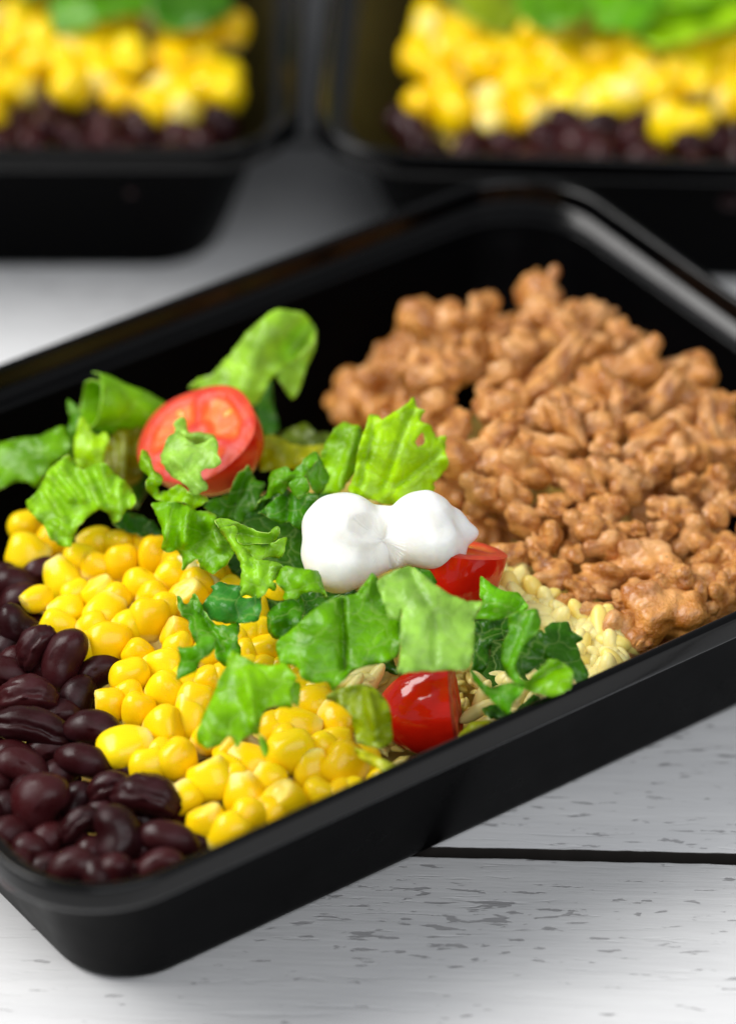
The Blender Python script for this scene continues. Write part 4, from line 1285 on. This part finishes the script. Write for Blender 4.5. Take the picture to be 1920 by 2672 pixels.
def tomato(label, c, n, up, rx, ry, depth, seed, seeds=6):
    """half tomato: origin at the middle of the cut face, +z out of the cut face"""
    e = empty('tomato_half')
    v, f = [], []
    nu, nr = 64, 22
    for i in range(nr + 1):                               # skin
        a = (i / nr) * math.pi / 2
        for j in range(nu):
            t = 2 * math.pi * j / nu
            w = 1 + 0.018 * math.cos(5 * t + seed) * math.cos(a) + 0.03 * nz((math.cos(t), math.sin(t), a), 1.0, seed)
            v.append((rx * math.cos(a) * math.cos(t) * w, ry * math.cos(a) * math.sin(t) * w, -depth * math.sin(a)))
    for i in range(nr):
        for j in range(nu):
            f.append((i * nu + (j + 1) % nu, i * nu + j, (i + 1) * nu + j, (i + 1) * nu + (j + 1) % nu))
    sk = link('skin', mesh('skin', v, f, M['skin']), e)
    v, f, ch = [], [], []
    nr = 26
    for i in range(nr + 1):
        s = 1 - i / nr
        for j in range(nu):
            t = 2 * math.pi * j / nu
            w = 1 + 0.018 * math.cos(5 * t + seed) + 0.03 * nz((math.cos(t), math.sin(t), 0), 1.0, seed)
            lob = abs(math.cos(1.5 * t + seed)) ** 0.7
            c_ = max(0, min(1, (lob - 0.25) * 3)) * max(0, min(1, (0.80 - s) * 9)) * max(0, min(1, (s - 0.20) * 7))
            z = 0.06 * (1 - s ** 8) - 0.07 * c_ + 0.02 * nz((s * math.cos(t), s * math.sin(t), 0), 5, seed)
            v.append((rx * s * math.cos(t) * w, ry * s * math.sin(t) * w, z if i else 0.0))
            ch.append(c_)
    for i in range(nr):
        for j in range(nu):
            f.append((i * nu + j, i * nu + (j + 1) % nu, (i + 1) * nu + (j + 1) % nu, (i + 1) * nu + j))
    me = mesh('cut_face', v, f, M['flesh'])
    at = me.attributes.new('chamber', 'FLOAT', 'POINT')
    at.data.foreach_set('value', ch)
    link('cut_face', me, e)
    r = random.Random(seed)
    v0, f0 = ico(2)
    sm = mesh('seed', v0 * np.array([0.10, 0.15, 0.05]), f0, M['seed'])
    for k in range(seeds):
        t = (k + 0.5) * 2 * math.pi / seeds + r.uniform(-.25, .25)
        if abs(math.cos(1.5 * t + seed)) < 0.45:
            t += 0.5
        s = r.uniform(.42, .62)
        o = link('seed', sm, e, (rx * s * math.cos(t), ry * s * math.sin(t), -0.04))
        o.rotation_euler = (r.uniform(-.3, .3), r.uniform(-.3, .3), t + 1.57)
    m = frame_m(n, up).to_4x4()
    m.translation = Vector(c) * CM
    e.matrix_world = m
    tag(e, label, 'tomato', 'halved cherry tomatoes')
    return e


tomato('big cherry tomato half with its cut face turned up, left of centre', at_z(px('E', 378, 405), 4.9), V * 0.66 + UP * 0.50 - RT * 0.42, UP, 1.17, 1.36, 1.35, 1.3, 4)
tomato('shiny red cherry tomato half with its skin outwards, under the pale leaf at the rim', at_z(px('G', 480, 1045), 3.25), RT * 0.93 + V * 0.13 + UP * 0.10, UP, 0.93, 0.75, 1.50, 4.1)
tomato('deep red tomato half mostly hidden behind the right of the cream', at_z(px('F', 1165, 1045), 4.75), UP * 0.90 + V * 0.16 + RT * 0.12, RT, 1.02, 1.0, 1.6, 2.2)


# ------------------------------------------------------------------ sour cream
def cream():
    s = CROPS['F'][2]
    c0 = px('F', 760, 1000)
    P0 = at_z(c0, 5.0) + V * 0.35
    k = 136.0 * s
    v0, f = ico(6)
    # ellipsoids in the picture's right / up / towards axes, cm
    L = [(530, 950, 232, 228, 190, 0.0), (440, 1080, 150, 170, 170, .05), (520, 1130, 185, 165, 170, .1), (980, 930, 205, 215, 190, 0.0), (1050, 1010, 180, 150, 170, .08), (1160, 930, 90, 110, 90, -.15),
         (1215, 965, 75, 70, 70, -.25), (760, 1060, 170, 120, 120, -.1), (1110, 1150, 62, 92, 70, .05), (640, 1130, 130, 100, 140, .0), (760, 930, 200, 130, 130, -.25), (1180, 1060, 60, 90, 70, -.02)]
    H = [(700, 925, 100, 70, 90, 0.60), (780, 985, 66, 135, 115, 0.40), (805, 1125, 24, 62, 100, 0.30)]

    def ell(p, e):
        x, y, a, b, d, zz = e
        c = np.array([(x - 760) / k, -(y - 1000) / k, zz])
        q = (p - c) / np.array([a / k, b / k, d / k])
        n = np.linalg.norm(q, axis=1)
        return (n - 1) * min(a, b, d) / k

    def fn(p):
        kk = 0.055
        d = np.stack([ell(p, e) for e in L])
        d = -kk * np.log(np.exp(-d / kk).sum(0))
        for e in H:
            h = -ell(p, e)
            d = kk * np.log(np.exp(d / kk) + np.exp(h / kk))
        return d
    t = np.full(len(v0), 2.6)
    lo, hi = t.copy(), t.copy()
    done = np.zeros(len(v0), bool)
    for _ in range(128):
        t = t - 0.02
        new = (fn(v0 * t[:, None]) < 0) & ~done
        lo[new], hi[new] = t[new], t[new] + 0.02
        done |= new
    for _ in range(9):
        m = (lo + hi) / 2
        i = fn(v0 * m[:, None]) < 0
        lo, hi = np.where(i, m, lo), np.where(i, hi, m)
    r = np.where(done, (lo + hi) / 2, 0.05)
    out = []
    for d, q in zip(v0, r):
        p = d * q
        n = 0.040 * nz(p, 1.5, 4.0, 2) + 0.10 * max(0, p[0] - 0.5) * (0.25 - abs(nz((p[0] * 1.5, p[1] * 0.4 + p[0] * 0.3, p[2] * 0.5), 1.5, 9.0))) + 0.05 * max(0, p[1]) * (0.2 - abs(nz((p[0] * 0.8, p[1] * 1.8, p[2]), 1.1, 6.0))) + 0.003 * nz(p, 7, 2.0, 1)
        p = p * (1 + n)
        out.append(RT * p[0] + UP * p[1] + V * p[2])
    o = link('sour_cream_dollop', mesh('sour_cream_dollop', out, f, M['cream']), None, P0)
    tag(o, 'white two lobed dollop of sour cream on the lettuce', 'sour cream')


cream()


# ------------------------------------------------------------------ food in the two rear containers
def rear(cx, cy, rz, side, seed):
    r = random.Random(seed)
    u, v = np.array([math.cos(rz), math.sin(rz)]), np.array([-math.sin(rz), math.cos(rz)])

    def W(a, b, z):                                       # a across the short end, b away from the viewer
        q = np.array([cx, cy]) + u * a + v * (b - 11.08)
        return (q[0], q[1], z)
    wh = 'left' if side == 'left' else 'right'
    pts = []
    tries = 0
    while len(pts) < 98 and tries < 9000:
        tries += 1
        a, b = r.uniform(-6.0, 6.0) if side == 'left' else r.uniform(-5.5, 6.1), r.uniform(2.3, 8.6)
        if (side == 'left' and a > 2.4 and b > 6.9) or (side == 'right' and b > 6.9 + 0.5 * math.sin(a * 2)):
            continue
        edge = 3.5 + 0.3 * math.sin(a * 1.7 + seed) + 0.25 * math.sin(a * 3.1 + seed * 2)
        if b < edge or any((a - p[0]) ** 2 + (b - p[1]) ** 2 < 0.36 for p in pts):
            continue
        pts.append((a, b))
        z = 3.0 + 0.75 * math.exp(-((b - 6) / 2.6) ** 2) - 0.25 * (abs(a) / 6) ** 3 + r.uniform(-.15, .3)
        o = link('corn_kernel', r.choice(KERN))
        k = r.uniform(1.0, 1.15)
        place(o, W(a, b, z), rand_rot(r), (k, k, k))
        tag(o, 'blurred yellow corn kernel in the corn of the %s rear container' % wh, 'corn kernel', 'corn kernels in the %s rear container' % wh)
    pts = []
    tries = 0
    while len(pts) < 60 and tries < 4000:
        tries += 1
        a, b = r.uniform(-5.9, 5.9), r.uniform(1.55, 5.0)
        if math.hypot(max(0, abs(a) - 4.6), max(0, 2.9 - b)) > 1.35 or any((a - p[0]) ** 2 + (b - p[1]) ** 2 < 0.36 for p in pts):
            continue
        pts.append((a, b))
        o = link('black_bean', r.choice(BEAN))
        k = r.uniform(1.1, 1.3)
        place(o, W(a, b, 2.75 + r.uniform(-.1, .2) + 0.05 * b), rand_rot(r), (k, k, k))
        tag(o, 'blurred black bean along the front of the %s rear container' % wh, 'black bean', 'black beans in the %s rear container' % wh)
    # rice below the toppings
    bv, bf = [], []
    for j in range(31):
        for i in range(25):
            a, b = -5.2 + 10.4 * i / 24, 2.7 + 16.6 * j / 30
            e = max(0, min(1, (5.2 - abs(a)) / 1.0, (b - 2.7) / 1.0, (19.3 - b) / 1.2))
            z = 0.25 + (2.0 + 0.7 * math.exp(-((b - 7) / 3.0) ** 2) - 0.25) * e ** 0.4 + 0.12 * e * r.uniform(-1, 1)
            if b < 5.0:
                z -= 1.5 * e
            bv.append(W(a, b, max(z, 0.22)))
    for j in range(30):
        for i in range(24):
            k = j * 25 + i
            bf.append((k, k + 1, k + 26, k + 25))
    o = link('rice_bed', mesh('rice_bed', bv, bf, M['rice']))
    tag(o, 'rice under the toppings of the %s rear container' % wh, 'rice', None, 'stuff')
    return W, r


def blur_leaf(W, r, a, b, z, sx, sy, color, seed, label, group, tip=0.0):
    nu, nv = 22, 14
    vs, fs, uv = [], [], []
    rot = r.uniform(0, 6.28)
    c, s = math.cos(rot), math.sin(rot)
    for i in range(nu + 1):
        for j in range(nv + 1):
            x, y = i / nu * 2 - 1, j / nv * 2 - 1
            rr = 1 - 0.25 * (x * x * y * y) + 0.12 * nz((x * 2, y * 2, 0), 1.4, seed)
            X, Y = x * sx * rr, y * sy * rr
            h = 0.35 * nz((X, Y, 0), 0.9, seed) - 0.22 * (X * X / sx) * 0.7 + 0.12 * nz((X, Y, 3), 2.4, seed) + tip * Y
            vs.append(np.array(W(a + c * X - s * Y, b + s * X + c * Y, z + h)))
            uv.append((X + seed, Y))
    for i in range(nu):
        for j in range(nv):
            k = i * (nv + 1) + j
            fs.append((k, k + 1, k + nv + 2, k + nv + 1))
    leaf(label, [(vs, fs, uv)], color, 0.04, 'lettuce_piece', 'lettuce', group)


WL, rl = rear(*CL, RL, 'left', 17)
WR, rr_ = rear(*CR, RR, 'right', 29)
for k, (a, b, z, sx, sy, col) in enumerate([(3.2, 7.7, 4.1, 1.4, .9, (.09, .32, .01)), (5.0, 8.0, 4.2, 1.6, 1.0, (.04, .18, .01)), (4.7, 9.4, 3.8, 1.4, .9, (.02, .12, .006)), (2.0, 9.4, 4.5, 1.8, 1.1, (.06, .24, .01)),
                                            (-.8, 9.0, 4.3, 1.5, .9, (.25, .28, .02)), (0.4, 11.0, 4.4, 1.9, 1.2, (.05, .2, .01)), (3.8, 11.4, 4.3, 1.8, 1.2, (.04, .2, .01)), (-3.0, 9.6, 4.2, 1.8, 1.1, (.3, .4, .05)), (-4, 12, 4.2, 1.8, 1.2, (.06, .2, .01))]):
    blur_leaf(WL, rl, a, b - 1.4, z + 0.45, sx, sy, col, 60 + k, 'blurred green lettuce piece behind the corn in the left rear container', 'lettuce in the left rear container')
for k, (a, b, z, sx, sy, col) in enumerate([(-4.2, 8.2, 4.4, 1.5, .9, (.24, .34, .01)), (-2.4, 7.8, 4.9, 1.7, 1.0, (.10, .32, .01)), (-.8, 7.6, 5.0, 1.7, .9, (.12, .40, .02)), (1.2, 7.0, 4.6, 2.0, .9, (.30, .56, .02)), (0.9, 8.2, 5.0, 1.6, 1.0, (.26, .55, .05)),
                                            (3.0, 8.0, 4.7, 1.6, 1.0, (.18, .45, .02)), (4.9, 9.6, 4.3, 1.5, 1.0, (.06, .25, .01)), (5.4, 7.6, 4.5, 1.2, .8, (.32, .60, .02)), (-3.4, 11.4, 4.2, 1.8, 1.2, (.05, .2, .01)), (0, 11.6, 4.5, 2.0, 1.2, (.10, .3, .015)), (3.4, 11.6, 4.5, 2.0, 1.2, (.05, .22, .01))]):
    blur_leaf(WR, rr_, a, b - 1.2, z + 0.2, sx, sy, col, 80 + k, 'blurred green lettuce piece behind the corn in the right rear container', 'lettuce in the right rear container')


# ------------------------------------------------------------------ labels of the many alike pieces: which landmark they lie nearest to, and in what order
MARKS = {
    'corn kernel': [(px('A', 520, 1330), 'the crinkled pale lettuce'), (px('C', 205, 575), 'the pale split kernel beside the beans'), (px('C', 770, 1465), 'the kernel jutting over the beans'),
                    (px('D', 330, 950), 'the jagged pointed lettuce'), (px('L', 480, 250), 'the big front lettuce leaf'), (px('L', 850, 520), 'the large round faced kernel'),
                    (px('L', 290, 950), 'the lowest pale topped kernel'), (px('L', 1350, 300), 'the yellow green lettuce by the tomato'), (px('E', 350, 1050), 'the draped folded lettuce'),
                    (px('L', 780, 820), 'the cube shaped kernel'), (px('C', 650, 850), 'the big kernel bordering the beans')],
    'black bean': [(px('C', 205, 575), 'the pale split corn kernel'), (px('C', 190, 1355), 'the split bean with torn skin'), (px('J', 250, 925), 'the broad purple bean'),
                   (px('J', 700, 1130), 'the upright plum coloured bean'), (px('J', 890, 895), 'the wrinkled purple bean'), (px('C', 395, 935), 'the large upright bean'), (px('J', 640, 1400), 'the corner rim')],
    'meat crumble': [(px('I', 1150, 1460), 'the largest sharp crumble'), (px('M', 630, 150), 'the topmost crumble'), (px('F', 1000, 450), 'the glowing lettuce leaf'), (px('F', 1200, 1000), 'the sour cream'),
                     (px('I', 600, 1600), 'the rice'), (px('M', 1480, 840), 'the upright orange sliver'), (px('I', 1190, 740), 'the bright square ended crumble'), (px('M', 1030, 1100), 'the pale finger shaped crumble'),
                     (px('M', 710, 570), 'the long slanting strip'), (px('M', 790, 850), 'the pinkish sliver'), (px('I', 575, 890), 'the smooth round nugget')]}
SIDE = ['to its right', 'to its upper right', 'above it', 'to its upper left', 'to its left', 'to its lower left', 'below it', 'to its lower right']
ORD = ['closest', 'second closest', 'third closest', 'fourth closest', 'fifth closest', 'sixth closest', 'seventh closest', 'eighth closest', 'ninth closest', 'tenth closest']
for kind, items in VIS.items():
    bins = {}
    for o, p, named in items:
        ds = sorted((np.linalg.norm(p - m), i) for i, (m, _) in enumerate(MARKS[kind]))
        i = ds[0][1] if ds[0][0] > 12 else ds[1][1]
        d = p - MARKS[kind][i][0]
        k = int(round(math.degrees(math.atan2(-d[1], d[0])) / 45.0)) % 8
        bins.setdefault((i, k), []).append((float(np.linalg.norm(d)), o.name, o, named))
    for (i, k), lst in bins.items():
        for j, (_, _, o, named) in enumerate(sorted(lst, key=lambda t: t[:2])):
            if not named:
                o['label'] = '%s %s to %s, %s' % (kind, ORD[min(j, 9)], MARKS[kind][i][1], SIDE[k])
